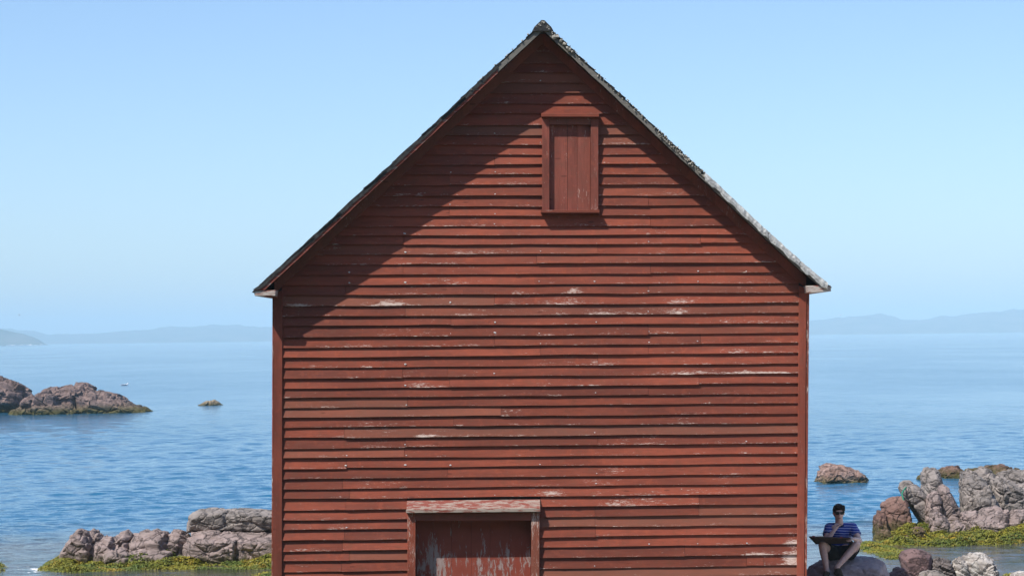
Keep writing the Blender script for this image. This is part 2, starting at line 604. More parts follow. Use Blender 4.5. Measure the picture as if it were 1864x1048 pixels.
def surf():
    bm = bmesh.new()
    rr = random.Random(4)
    for (x0, x1) in ((14, 57), (64, 80)):
        x = x0
        while x < x1:
            q = W(x, 627, 3440.0 - DW)
            a = rr.uniform(0.7, 2.0)
            pts = [Vector((q.x + rr.gauss(0, 1.6), q.y + rr.gauss(0, 5), max(-0.3, rr.uniform(-0.2, a)))) for _ in range(12)]
            hull_into(bm, pts)
            x += rr.uniform(1.2, 3.4)
    return bm_mesh('surf', bm, True)


M['foam'] = plain('white_foam', (0.75, 0.77, 0.78), (0.85, 0.86, 0.87), 1.0, 0.9)
tag(mobj('surf', surf(), M['foam']), 'white surf breaking at the foot of the far left headland', 'surf', kind='stuff')


# ------------------------------------------------------------------ haze
def haze():
    bm = bmesh.new()
    bmesh.ops.create_cube(bm, size=1.0)
    for v in bm.verts:
        v.co = Vector((v.co.x * 7200, -230 if v.co.y < 0 else 9600, -3.2 if v.co.z < 0 else 92))
    me = bm_mesh('haze', bm)
    m = bpy.data.materials.new('sea_haze')
    m.use_nodes = True
    nt = m.node_tree
    nt.nodes.remove(nt.nodes['Principled BSDF'])
    pv = nt.nodes.new('ShaderNodeVolumePrincipled')
    pv.inputs['Color'].default_value = (0.66, 0.89, 1.0, 1)
    pv.inputs['Density'].default_value = HAZE
    pv.inputs['Anisotropy'].default_value = -0.25
    nt.links.new(pv.outputs[0], nt.nodes['Material Output'].inputs['Volume'])
    return tag(mobj('haze', me, m), kind='stuff')


HAZE = 3.0e-4
haze()


# ------------------------------------------------------------------ the red store
YR = -0.34                                     # front of the roof overhang
PK = W(988, 40, YR)
TL = [W(988 + (460 - 988) * s, 40 + (531 - 40) * s + g, YR) for s, g in ((0, 0), (.25, 1), (.5, 2), (.75, 1), (1, 0))]
TR = [W(988 + (1511 - 988) * s, 40 + (521 - 40) * s + g, YR) for s, g in ((0, 0), (.25, 1), (.5, 3), (.75, 6), (.9, 5), (1, 0))]
BACK = 8.2
house = empty('clapboard_store', (W(984, 614).x, 0.0, 0.2))
tag(house, 'tall red clapboard fishing store with steep gable roof and peeling paint', 'store')


def roof_at(x, side=None):
    """height of the roof's top line over world x"""
    ln = TL if x < PK.x else TR
    xs = [p.x for p in ln]
    zs = [p.z for p in ln]
    if xs[0] > xs[-1]:
        xs, zs = xs[::-1], zs[::-1]
    return float(np.interp(x, xs, zs))


# sheathing behind the boards, with the doorway left open
def sheathing():
    bm = bmesh.new()
    zb = 0.22
    L, Rr_ = W(503, 800).x, W(1462, 800).x
    dl, dr, dt = W(757, 1000).x, W(967, 1000).x, W(860, 946).z
    def pan(poly):
        a = [bm.verts.new((x, 0.0, z)) for x, z in poly]
        b = [bm.verts.new((x, 0.05, z)) for x, z in poly]
        n = len(poly)
        bm.faces.new(a)
        bm.faces.new(b[::-1])
        for i in range(n):
            bm.faces.new((a[i], b[i], b[(i + 1) % n], a[(i + 1) % n]))
    pan([(L, zb), (dl, zb), (dl, dt), (L, dt)])
    pan([(dr, zb), (Rr_, zb), (Rr_, dt), (dr, dt)])
    e = 0.11
    pan([(L, dt + .001), (Rr_, dt + .001), (Rr_, roof_at(Rr_) - e), (PK.x, PK.z - e), (L, roof_at(L) - e)])
    return bm_mesh('sheathing', bm)


mobj('sheathing', sheathing(), M['sheath'], house)

# clapboards: lower edges measured at the two corners
LB = [519, 537.8, 557.2, 576, 593.5, 613.5, 632.6, 650.7, 668.9, 688, 706.7, 723.3, 742, 760, 778.6, 797, 815.5, 834.2, 852.7, 871.2, 889.5, 908, 928, 947, 964.4, 983.4, 1003, 1020.5, 1040, 1058]
RB = [514.9, 533, 551, 568.7, 586.8, 605, 623.7, 641.8, 660.3, 678.8, 697.1, 714.9, 733, 751.5, 769.7, 787.2, 805.5, 824.4, 842.2, 860.3, 878.4, 896.6, 915.2, 934, 952.7, 970.3, 989.1, 1008, 1027.2, 1043.9]
GB = [78, 96, 116, 133, 152, 169.7, 189.4, 207.9, 228, 246.6, 264, 282, 299.5, 318, 336.8, 356.7, 375.4, 393, 411.3, 428.4, 444, 462, 480, 498.5]
ROWS = []
for y in GB:
    k = np.interp(y, [80, 300, 500], [0.0, 1.0, 2.0])
    ROWS.append((y + k, y - k))
ROWS += list(zip(LB, RB))
while ROWS[-1][0] < 1172:
    ROWS.append((ROWS[-1][0] + 18.6, ROWS[-1][1] + 18.4))
NG = len(GB)


def rowy(i, x):
    a, b = ROWS[i] if i >= 0 else (58, 58)
    return a + (b - a) * (x - 516) / 936.0


JOINTS = {NG + 15: [627], NG + 20: [624], NG + 21: [637], NG + 18: [631], NG + 25: [627, 1084], NG + 26: [624], NG + 27: [636, 1246], NG + 28: [622, 1359, 1390], NG + 9: [733, 815],
          NG + 6: [900, 1275], NG + 4: [821], NG + 12: [742], NG + 13: [912], NG + 14: [826], NG + 17: [736], NG + 19: [815], NG + 7: [983, 1180], NG + 23: [1083, 1272], NG + 24: [1083],
          NG - 3: [1088], NG - 2: [977], NG - 7: [818], NG - 6: [1184], NG + 1: [629, 1180], NG + 2: [900], NG + 3: [738], NG + 5: [1180], NG + 8: [1088], NG + 10: [818, 1272],
          NG + 11: [1180], NG + 16: [1088, 738], NG + 22: [1272, 630], NG - 1: [734, 1184], NG - 4: [1275, 735], NG - 10: [818], NG - 8: [1180], NG - 12: [900]}
PLAIN = {}


def board(i, x0, x1, seed):
    rr = random.Random(seed)
    n = max(3, int((x1 - x0) / 42))
    off = rr.uniform(-1.0, 1.0)
    tilt = rr.uniform(-0.5, 0.5)
    th = rr.uniform(0.036, 0.046)
    vs, uv, fs = [], [], []
    wa, wf = rr.uniform(0.1, 0.5), rr.uniform(0.008, 0.03)
    for k in range(n + 1):
        s = k / n
        x = x0 + (x1 - x0) * s + (0.25 if k == 0 else -0.25 if k == n else 0)
        wob = wa * math.sin(x * wf + i * 1.7) + rr.uniform(-0.38, 0.38)
        yb = rowy(i, x) + off + tilt * (s - 0.5) + wob
        yt = rowy(i - 1, x) - 4.0
        w = th + 0.003 * math.sin(x * 0.03 + i)
        pb, pt = W(x, yb), W(x, yt)
        vs += [pb + Vector((0, -w, 0)), pb + Vector((0, -0.009, 0)), pt + Vector((0, -0.001, 0)), pt + Vector((0, -0.0065, 0))]
        u = x / 150.0
        uv += [(u, 0.0), (u, 0.0), (u, 1.0), (u, 1.0)]
    for k in range(n):
        a, b = 4 * k, 4 * k + 4
        for j in range(4):
            fs.append((a + j, b + j, b + (j + 1) % 4, a + (j + 1) % 4)[::-1])
    fs.append((0, 1, 2, 3)[::-1])
    e = 4 * n
    fs.append((e, e + 1, e + 2, e + 3))
    me = mesh('clapboard', vs, fs, False, uv)
    bm = bmesh.new()
    bm.from_mesh(me)
    bmesh.ops.recalc_face_normals(bm, faces=bm.faces)
    bm.to_mesh(me)
    bm.free()
    return me


nb = 0
for i in range(len(ROWS)):
    ym = (rowy(i, 984) + rowy(i - 1, 984)) / 2
    if i < NG + 1:
        xl = max(513.0, 988 - (ym - 24 - 44) / 0.930)
        xr = min(1454.0, 988 + (ym - 24 - 44) / 0.921)
    else:
        xl, xr = 513.0, 1454.0 - max(0, (ym - 560) * 0.0085)
    if xr - xl < 14:
        continue
    segs = [(xl, xr)]
    cuts = []
    if 206 < ym < 388:
        cuts.append((988.5, 1087.5))
    if ym > 926:
        cuts.append((742.5, 981.5))
    elif ym > 909:
        cuts.append((741.0, 983.5))
    for a, b in cuts:
        segs = [(xl, a), (b, xr)]
    for jx in JOINTS.get(i, []):
        new = []
        for a, b in segs:
            new += [(a, jx), (jx, b)] if a + 20 < jx < b - 20 else [(a, b)]
        segs = new
    for a, b in segs:
        mobj('clapboard', board(i, a, b, i * 13 + nb), M['board'], house)
        nb += 1
print('clapboards', nb)


def nails():
    bm = bmesh.new()
    rr = random.Random(3)
    pts = []
    for i in range(3, NG + 30):
        for cx in (630, 738, 820, 901, 983, 1084, 1180, 1270, 1359):
            if rr.random() < 0.16:
                pts.append((cx + rr.uniform(-2, 2), i, rr.uniform(0.7, 1.25)))
    for cx, row in ((738, NG), (738, NG - 3), (738, NG - 5), (738, NG + 8), (738, NG + 10), (738, NG + 18), (630, NG + 18), (820, NG + 18), (901, NG + 4), (901, NG + 5), (636, NG - 1), (636, NG), (820, NG + 2)):
        pts.append((cx, row, 1.5))
    for x, i, r in pts:
        y = rowy(i, x) - rr.uniform(3, 5)
        if 984 < x < 1092 and 205 < y < 392 or 738 < x < 986 and y > 905:
            continue
        q = W(x, y)
        if q.z > roof_at(q.x) - 0.32:
            continue
        q.y = -0.0355
        s = r * 0.0085
        ring = [Vector((s * rr.uniform(.8, 1.5) * math.cos(a), 0, s * rr.uniform(.6, .9) * math.sin(a))) for a in [k * math.pi / 3 for k in range(6)]]
        hull_into(bm, [q + v + Vector((0, -0.001, 0)) for v in ring] + [q + v * 0.6 + Vector((0, -0.006, 0)) for v in ring])
    return bm_mesh('nail_head', bm)


tag(mobj('nail_head', nails(), M['nail'], house), kind='stuff')


def box_part(name, poly, y0, y1, mat, parent=house, bev=0.004, own=False):
    bm = bmesh.new()
    prism(bm, poly, y0, y1, y0 if own else 0.0)
    if bev:
        bmesh.ops.recalc_face_normals(bm, faces=bm.faces)
        bmesh.ops.bevel(bm, geom=list(bm.edges), offset=bev, segments=1, affect='EDGES')
    return mobj(name, bm_mesh(name, bm), mat, parent)


# corner boards
box_part('corner_board', [(499.5, 533), (515, 528), (514, 1180), (497.2, 1180)], -0.056, 0.0, M['trim'])
box_part('corner_board', [(496.5, 540), (499.2, 540), (497.0, 1180), (494.5, 1180)], -0.048, 0.14, M['trimworn'])
box_part('corner_board', [(1453.5, 520), (1467.5, 524), (1462.0, 1180), (1448.6, 1180)], -0.056, 0.0, M['trim'])
box_part('corner_board', [(1467.9, 530), (1472.5, 530), (1466.8, 1180), (1462.4, 1180)], -0.046, 0.14, M['trimworn'])

# roof: slabs, barge boards, frieze boards
def off_line(ln, dz):
    return [Vector((p.x, 0, p.z - dz)) for p in ln]


ZCUT = {1: W(480, 528.5, -0.33).z, 2: W(1490, 519.5, -0.33).z}


def clip_x(ln, xe):
    """the roof line from the ridge out to world x = xe"""
    sg = 1 if ln[-1].x > ln[0].x else -1
    out = [p for p in ln if (xe - p.x) * sg > 0]
    return out + [Vector((xe, ln[0].y, roof_at(xe)))]


def strip(ln, z0, z1, y0, y1, name, mat, parent=house, wob=0.0, seed=0, sub=1, zmin=-99.0):
    rr = random.Random(seed)
    pts = []
    for a, b in zip(ln[:-1], ln[1:]):
        for k in range(sub):
            pts.append(a.lerp(b, k / sub))
    pts.append(ln[-1])
    bm = bmesh.new()
    rings = []
    for p in pts:
        w0, w1 = rr.uniform(-wob, wob), rr.uniform(-wob, wob)
        rings.append([bm.verts.new((p.x, y, max(p.z - z, zmin - z * 1e-3))) for y, z in ((y0, z0 + w0), (y1, z0 + w0), (y1, z1 + w1), (y0, z1 + w1))])
    for a, b in zip(rings[:-1], rings[1:]):
        for k in range(4):
            bm.faces.new((a[k], a[(k + 1) % 4], b[(k + 1) % 4], b[k]))
    bm.faces.new(rings[0])
    bm.faces.new(rings[-1][::-1])
    return mobj(name, bm_mesh(name, bm), mat, parent)


K = 1 / 150.0
roofs = []
for ln, sd in ((TL, 1), (TR, 2)):
    rf = strip(ln, 3 * K, 12 * K, -0.305, BACK + 0.25, 'roof', M['underdeck'], sub=6, zmin=ZCUT[sd])
    roofs.append(rf)
    strip(clip_x(ln, W(500, 530).x if sd == 1 else W(1467, 530).x), 13 * K, 34 * K, -0.050, -0.0005, 'frieze_board', M['trim'], house)
cutL = TL[0].lerp(TL[1], 0.62)
strip([TL[0], cutL], 3.5 * K, 15 * K, -0.338, -0.3055, 'barge_board', M['bargegrey'], house, 0.004, 5, 6)
strip([cutL] + TL[1:], 3.5 * K, 16 * K, -0.338, -0.3055, 'barge_board', M['bargered'], house, 0.004, 6, 12, ZCUT[1])
strip(TR, 3.5 * K, 15 * K, -0.338, -0.3055, 'barge_board', M['bargegrey'], house, 0.005, 7, 12, ZCUT[2])
strip([cutL] + TL[1:], -0.5 * K, 9 * K, -0.349, -0.3385, 'felt_edge', M['felt'], house, 0.009, 8, 12, ZCUT[1] + 0.01)


# felt shingle courses, each strip running the length of the roof
def courses(ln, rf, seed, name='shingle', lift=0.012):
    rr = random.Random(seed)
    seglen = [(b - a).length for a, b in zip(ln[:-1], ln[1:])]
    tot = sum(seglen)
    def at(s):
        for a, b, l in zip(ln[:-1], ln[1:], seglen):
            if s <= l:
                return a.lerp(b, s / l)
            s -= l
        return ln[-1].copy()
    s = tot + 0.02
    while s > 0.05:
        w = rr.uniform(0.13, 0.19)
        p1, p0 = at(min(s, tot)), at(max(0, s - w - 0.05))
        t0 = (p1 - p0).normalized()
        nrm = Vector((-t0.z, 0, t0.x))
        if nrm.z < 0:
            nrm = -nrm
        if s > tot:
            p1 = p1 + t0 * 0.02
        th = rr.uniform(0.005, 0.009)
        l0 = rr.uniform(0.003, 0.006) + 0.0
        l1 = rr.uniform(0.012, 0.012 + lift)
        bm = bmesh.new()
        rings = []
        ny = 5
        for k in range(ny + 1):
            y = (YR - rr.uniform(0.0, 0.03)) if k == 0 else YR + (BACK + 0.28 - YR) * k / ny
            e = rr.uniform(-0.012, 0.012)
            a = p0 + nrm * (l0 - 0.022)
            b = p1 + nrm * (l1 - 0.016 + rr.uniform(-0.004, 0.004)) + t0 * e
            rings.append([bm.verts.new((q.x, y, q.z)) for q in (a, b, b + nrm * th, a + nrm * th)])
        for a, b in zip(rings[:-1], rings[1:]):
            for k in range(4):
                bm.faces.new((a[k], a[(k + 1) % 4], b[(k + 1) % 4], b[k]))
        bm.faces.new(rings[0])
        bm.faces.new(rings[-1][::-1])
        mobj(name, bm_mesh(name, bm), M['felt'], rf)
        s -= w


courses(TL, roofs[0], 31, lift=0.007)
courses(TR, roofs[1], 32, lift=0.005)
# ridge cap
bm = bmesh.new()
hull_into(bm, [Vector((PK.x + x, y, PK.z + z)) for x, z in ((-0.13, -0.115), (-0.10, -0.06), (-0.015, 0.018), (0.02, 0.015), (0.10, -0.065), (0.125, -0.11), (0, -0.10)) for y in (-0.365, BACK + 0.3)])
mobj('ridge_cap', bm_mesh('ridge_cap', bm), M['felt'], roofs[0])


def lumps():
    bm = bmesh.new()
    rr = random.Random(12)
    base = np.array([v.co for v in (lambda b: (bmesh.ops.create_icosphere(b, subdivisions=1, radius=1.0), b)[1])(bmesh.new()).verts])
    spots = []
    for k in range(330):
        u = rr.random()
        s = rr.uniform(0.40, 0.575) if u < 0.62 else rr.uniform(0.0, 0.12) if u < 0.80 else rr.uniform(0.1, 0.42)
        p = PK.lerp(TR[-1], s)
        p.z = roof_at(p.x)
        spots.append((p.x, p.z - rr.uniform(-0.012, 0.070 if s > 0.4 else 0.045), rr.uniform(0.005, 0.011)))
    for k in range(10):
        p = PK.lerp(TR[-1], 0.005 + 0.10 * k / 9 + rr.uniform(-.004, .004))
        spots.append((p.x, roof_at(p.x) - rr.uniform(0.0, 0.05), rr.uniform(0.017, 0.030)))
    for k in range(16):
        p = PK.lerp(TL[-1], rr.random() ** 2 * 0.25)
        spots.append((p.x, roof_at(p.x) - rr.uniform(-0.022, 0.02), rr.uniform(0.006, 0.015)))
    for k in range(10):
        dx = rr.uniform(-0.07, 0.07)
        spots.append((PK.x + dx, PK.z + 0.012 - abs(dx) * 0.93 - rr.uniform(0, 0.02), rr.uniform(0.010, 0.02)))
    for x, z, r in spots:
        y = -0.345 - rr.uniform(0, 0.02)
        j = [Vector(b) * r * rr.uniform(0.6, 1.35) for b in base]
        hull_into(bm, [Vector((x, y, z)) + v for v in j])
    return bm_mesh('lichen', bm)


tag(mobj('lichen', lumps(), M['lichen'], roofs[1]), kind='stuff')

# grey metal flashing over the lower right edge, three lengths
def flashing(s0, s1, seed):
    rr = random.Random(seed)
    bm = bmesh.new()
    n = int((s1 - s0) * 110) + 2
    rings = []
    for k in range(n + 1):
        s = s0 + (s1 - s0) * k / n
        x = PK.x + (TR[-1].x - PK.x) * s
        z = roof_at(x) + 0.012 + rr.uniform(-0.005, 0.005)
        d = 0.088 + 0.010 * math.sin(k * 0.9) + rr.uniform(-0.006, 0.006)
        o = rr.uniform(-0.006, 0.006)
        rings.append([bm.verts.new(q) for q in ((x + .02, 0.35, z), (x, -0.372 + o, z), (x - 0.01, -0.378 + o, z - d * .45), (x - 0.004, -0.368 + o, z - d), (x, -0.350, z - d * .95), (x, -0.352, z - 0.02), (x + .02, 0.35, z - 0.012))])
    for a, b in zip(rings[:-1], rings[1:]):
        for k in range(7):
            bm.faces.new((a[k], a[(k + 1) % 7], b[(k + 1) % 7], b[k]))
    bm.faces.new(rings[0])
    bm.faces.new(rings[-1][::-1])
    return bm_mesh('flashing', bm)


for s0, s1, sd in ((0.565, 0.785, 1), (0.787, 0.895, 2), (0.897, 0.992, 3)):
    mobj('flashing', flashing(s0, s1, sd), M['flash'], roofs[1])

# boxed eaves with their bare end grain
box_part('eave_board', [(462, 529), (502, 528), (501, 538.5), (463.5, 538.5)], -0.330, 8.2, M['return'], own=True)
box_part('eave_board', [(1468, 520), (1512, 519), (1513, 530), (1470, 533)], -0.336, 8.2, M['return'], own=True)
box_part('soffit', [(472, 538.7), (503, 538.7), (503, 542)], -0.30, 8.2, M['trimh'], own=True)

# loft hatch
HF = -0.082
box_part('casing', [(986.5, 215), (1000.2, 215), (1000.2, 383), (986.5, 383)], HF, 0.0, M['shutter'])
box_part('casing', [(1075.0, 215), (1089, 215), (1089, 383), (1075.0, 383)], HF, 0.0, M['shutter'])
box_part('casing', [(1000.4, 215), (1074.8, 215), (1074.8, 228), (1000.4, 228)], HF + 0.002, 0.0, M['shutter'])
box_part('casing', [(985, 208.5), (1090, 208.5), (1090, 214.8), (985, 214.8)], HF - 0.058, 0.0, M['trimh'])
box_part('hatch_sill', [(984, 383.2), (1091, 383.2), (1091, 388.5), (984, 388.5)], HF - 0.045, 0.0, M['trimh'])
sh = box_part('shutter', [(1000.4, 228.2), (1074.8, 228.2), (1074.8, 383), (1000.4, 383)], -0.008, -0.002, M['sheath'], bev=0)
for a, b in ((1000.6, 1032.6), (1033.1, 1050.75), (1050.85, 1074.6)):
    box_part('plank', [(a, 228.4), (b, 228.4), (b, 382.8), (a, 382.8)], HF + 0.056 + random.uniform(-.002, .002), -0.0085, M['shutter'], sh, 0.002)

# doorway
box_part('door_jamb', [(742, 932), (757, 932), (757, 1185), (742, 1185)], -0.078, 0.0, M['trimworn'])
box_part('door_jamb', [(967, 931), (982, 931), (982, 1185), (967, 1185)], -0.078, 0.0, M['trimworn'])
box_part('door_jamb', [(752, 946), (757, 946), (757, 1185), (752, 1185)], 0.0, 0.20, M['trimworn'], bev=0.002)
box_part('door_jamb', [(967, 946), (972, 946), (972, 1185), (967, 1185)], 0.0, 0.20, M['trimworn'], bev=0.002)
box_part('door_header', [(757.2, 932), (966.8, 931), (966.8, 946), (757.2, 946.5)], -0.076, 0.20, M['trimh'])
box_part('door_cap', [(740, 925.5), (983.5, 922.5), (983.5, 929.5), (740, 931.8)], -0.138, 0.0, M['lintel'])
bm = bmesh.new()
q = [W(741, 910.5), W(983, 908), W(983, 922.4), W(741, 925.3)]
hull_into(bm, [q[0] + Vector((0, -0.036, 0)), q[1] + Vector((0, -0.036, 0)), q[0], q[1], q[2] + Vector((0, -0.128, 0)), q[3] + Vector((0, -0.128, 0)), q[2], q[3]])
mobj('door_drip_board', bm_mesh('door_drip_board', bm), M['drip'], house)
dr = box_part('door', [(757.2, 946.6), (966.8, 946.2), (966.8, 1186), (757.2, 1186)], 0.158, 0.175, M['sheath'], bev=0)
xs = [757.4, 788, 822, 858, 892, 928, 966.6]
for a, b in zip(xs[:-1], xs[1:]):
    box_part('plank', [(a, 946.9), (b - 0.25, 946.9), (b - 0.25, 1185), (a, 1185)], 0.136 + random.uniform(-.0012, .0012), 0.1575, M['door'], dr, 0.0015)

# side and back walls, foundation: stepped clapboard section swept along the house
def side_wall(px_top, px_bot, sgn):
    bm = bmesh.new()
    z1, z0 = W(0, 540).z, 0.22
    n = 33
    prof = []
    for k in range(n):
        z = z0 + (z1 - z0) * k / n
        x = W(px_bot + (px_top - px_bot) * k / n, 800).x
        prof += [(x + sgn * 0.024, z), (x + sgn * 0.006, z + (z1 - z0) / n - 0.001)]
    a = [bm.verts.new((x, 0.145, z)) for x, z in prof]
    b = [bm.verts.new((x, 8.0, z)) for x, z in prof]
    for i in range(len(prof) - 1):
        bm.faces.new((a[i], b[i], b[i + 1], a[i + 1]))
    return mobj('side_wall', bm_mesh('side_wall', bm), M['trimh'], house)


side_wall(500.5, 498, -1)
side_wall(1467, 1461.5, 1)
box_part('back_wall', [(499, 1190), (1465, 1190), (1467, 536), (988, 66), (501, 540)], 7.96, 8.0, M['trimh'], bev=0)
for k in range(14):
    x = 497 + k * 70
    bm = bmesh.new()
    a, b = W(x, 1190), W(min(x + 69, 1466), 1190)
    rr = random.Random(k)
    hull_into(bm, [Vector((rr.uniform(-.02, .02) + xx, yy + rr.uniform(-.02, .02), zz + rr.uniform(-.02, .0))) for xx in (a.x, b.x) for yy in (-0.03, 0.4) for zz in (-0.05, 0.235)])
    mobj('foundation_stone', bm_mesh('foundation_stone', bm), M['stone'], house)


# ------------------------------------------------------------------ rocks
def rock_mat(name, a, b, dark, algae=None, az=(0.1, 0.5), crack=1.0, lich=None):
    t = NT(name)
    x = t.xyz(t.pos)
    f = t.noise(t.pos, 2.3, 7, 0.66)
    g = t.noise(t.pos, 9.0, 6, 0.7)
    st = t.noise(t.pos, (2.0, 2.0, 11.0), 5, 0.65, 0.6)
    c = t.mix(t.ramp(f, 0.36, 0.64), a, b)
    c = t.mix(t.ramp(st, 0.52, 0.70, 0, 0.6), c, dark)
    c = t.mix(t.ramp(g, 0.56, 0.72, 0, 0.5), c, tuple(v * 1.5 for v in b))
    cr_ = t.voro(t.vec('ADD', t.pos, t.vec('SCALE', (1, 1, 1), t.math('MULTIPLY', g, 0.35))), 3.2, 'DISTANCE_TO_EDGE')
    c = t.mix(t.ramp(cr_, 0.0, 0.035, 0.75 * crack, 0.0), c, tuple(v * 0.35 for v in dark))
    if lich:
        c = t.mix(t.ramp(t.noise(t.pos, 5.5, 6, 0.7), 0.52, 0.62, 0, 0.85), c, lich)
    if algae:
        zz = t.math('ADD', x[2], t.math('MULTIPLY', t.math('SUBTRACT', g, 0.5), 0.6))
        c = t.mix(t.ramp(zz, az[0], az[1], 0.95, 0.0), c, t.mix(g, algae[0], algae[1]))
    h = t.math('ADD', t.math('MULTIPLY', g, 0.6), t.math('ADD', t.math('MULTIPLY', st, 0.5), t.ramp(cr_, 0.0, 0.05, -0.5 * crack, 0.0)))
    t.bump(h, 0.9, 0.03)
    return t.done(c, 0.9)


ALG = ((0.050, 0.050, 0.012), (0.115, 0.100, 0.020))
M['pink'] = rock_mat('pinkish_grey_rock', (0.235, 0.183, 0.168), (0.34, 0.262, 0.240), (0.12, 0.106, 0.100), ALG, (0.0, 0.22))
M['grey'] = rock_mat('weathered_grey_rock', (0.20, 0.175, 0.160), (0.32, 0.275, 0.25), (0.095, 0.088, 0.080), ALG, (0.0, 0.22))
M['red'] = rock_mat('wet_red_rock', (0.155, 0.088, 0.070), (0.24, 0.145, 0.118), (0.07, 0.046, 0.040), ALG, (0.0, 0.35))
M['maroon'] = rock_mat('maroon_rock', (0.135, 0.085, 0.085), (0.21, 0.135, 0.130), (0.06, 0.045, 0.045), None, crack=0.7)
M['far'] = rock_mat('far_skerry_rock', (0.165, 0.115, 0.102), (0.26, 0.182, 0.160), (0.09, 0.082, 0.076), ALG, (0.05, 0.62))
M['pale'] = rock_mat('pale_rock', (0.30, 0.26, 0.235), (0.46, 0.42, 0.385), (0.14, 0.125, 0.115), None, lich=(0.60, 0.57, 0.53))
M['layer'] = rock_mat('dark_layered_rock', (0.10, 0.085, 0.080), (0.19, 0.16, 0.15), (0.045, 0.040, 0.038), None)
M['slate'] = rock_mat('smooth_slate_boulder', (0.32, 0.28, 0.30), (0.44, 0.39, 0.41), (0.20, 0.185, 0.20), None, crack=0.25)
M['tan'] = rock_mat('tan_islet_rock', (0.26, 0.20, 0.13), (0.40, 0.32, 0.22), (0.14, 0.11, 0.07), ALG, (-0.05, 0.24))
M['islet'] = rock_mat('pinkish_red_islet', (0.24, 0.155, 0.125), (0.36, 0.25, 0.215), (0.12, 0.085, 0.07), ALG, (-0.05, 0.24))  # the islet's own pinkish red stone colour


def noisy(bm, voxel, seed, amp, freq, cracks, strata, st_dir=(0.3, 0.25, 1.0), st_f=7.0):
    """union of the chunks, broken up like weathered rock"""
    bmesh.ops.recalc_face_normals(bm, faces=bm.faces)
    me0 = bpy.data.meshes.new('tmp')
    bm.to_mesh(me0)
    bm.free()
    o = bpy.data.objects.new('tmp', me0)
    COL.objects.link(o)
    md = o.modifiers.new('r', 'REMESH')
    md.mode = 'VOXEL'
    md.voxel_size = voxel * 0.72
    dg = bpy.context.evaluated_depsgraph_get()
    dg.update()
    me = bpy.data.meshes.new_from_object(o.evaluated_get(dg))
    bpy.data.objects.remove(o)
    bpy.data.meshes.remove(me0)
    n = len(me.vertices)
    V = np.zeros(n * 3)
    me.vertices.foreach_get('co', V)
    V = V.reshape(-1, 3)
    # soften the voxel stairs before displacing
    E_ = np.zeros(len(me.edges) * 2, dtype=np.int32)
    me.edges.foreach_get('vertices', E_)
    E_ = E_.reshape(-1, 2)
    deg = np.bincount(E_.ravel(), minlength=n).astype(float)[:, None]
    for _ in range(1):
        A = np.zeros_like(V)
        np.add.at(A, E_[:, 0], V[E_[:, 1]])
        np.add.at(A, E_[:, 1], V[E_[:, 0]])
        V = 0.5 * V + 0.5 * A / np.maximum(deg, 1)
    me.vertices.foreach_set('co', V.ravel())
    me.update()
    N = np.zeros(n * 3)
    me.vertex_normals.foreach_get('vector', N)
    N = N.reshape(-1, 3)
    wv = V + 0.10 / freq * np.stack([fbm(V * freq * 2 + 5, 3, seed + 3), fbm(V * freq * 2 + 9, 3, seed + 4), fbm(V * freq * 2 + 13, 3, seed + 6)], 1)
    d = 0.5 * amp * fbm(V * freq, 3, seed, 0.5) + min(amp, 0.02) * 0.22 * fbm(V * freq * 7, 3, seed + 60, 0.6)
    for k, (sc_, dep) in enumerate(((0.9, 1.0), (2.0, 0.50), (5.0, 0.16))):
        d += 1.3 * amp * dep * facet(wv * freq * sc_ * np.array([1, 1, 1.4]), seed + 20 + 3 * k)
    if cracks:
        for k, (sc_, dep) in enumerate(((0.9, 1.0), (2.3, 0.5))):
            f1, e = worley(wv * freq * sc_ * np.array([1, 1, 1.5]), seed + 40 + k)
            d -= cracks * dep * np.clip(1 - e / 0.10, 0, 1) ** 1.3
    if strata:
        q = V @ np.array(st_dir) * st_f + 1.2 * fbm(V * freq * 0.8, 3, seed + 7)
        w = q - np.floor(q)
        d += strata * (np.minimum(w * 1.4, (1 - w) * 5.0) - 0.45)
    V = V + N * d[:, None]
    me.vertices.foreach_set('co', V.ravel())
    me.polygons.foreach_set('use_smooth', np.zeros(len(me.polygons), dtype=bool))
    me.update()
    return me


def chunk(bm, poly, y, thick, seed, slope=0.0, shrink=0.72):
    """convex block whose outline at depth y is the pixel polygon, thick metres deep"""
    rr = random.Random(seed)
    pts = []
    c = sum((W(px, py, y) for px, py in poly), Vector()) / len(poly)
    for px, py in poly:
        p = W(px, py, y)
        for off, k in ((-0.5, shrink), (-0.18, 1.0), (0.18, 1.0), (0.5, shrink)):
            q = c + (p - c) * (k * rr.uniform(0.95, 1.03))
            if k < 1:
                q.z -= max(0, (p.z - c.z)) * 0.12
            q.y = y + off * thick * rr.uniform(0.85, 1.1) + slope * (p.z - c.z)
            pts.append(q)
    hull_into(bm, pts)


def rock(name, label, chunks, mat, voxel=0.035, amp=0.05, freq=1.6, cracks=0.05, strata=0.03, seed=1, group=None, cat='rock', st_dir=(0.3, 0.25, 1.0), st_f=7.0):
    bm = bmesh.new()
    for i, ch in enumerate(chunks):
        chunk(bm, ch[0], ch[1], ch[2], seed * 17 + i, ch[3] if len(ch) > 3 else 0.0)
    me = noisy(bm, voxel, seed, amp, freq, cracks, strata, st_dir, st_f)
    V = np.zeros(len(me.vertices) * 3)
    me.vertices.foreach_get('co', V)
    V = V.reshape(-1, 3)
    c = Vector(((V[:, 0].min() + V[:, 0].max()) / 2, (V[:, 1].min() + V[:, 1].max()) / 2, V[:, 2].min()))
    me.transform(Matrix.Translation(-c))
    me.name = name
    me.materials.append(mat)
    o = bpy.data.objects.new(name, me)
    o.location = c
    COL.objects.link(o)
    return tag(o, label, cat, group)


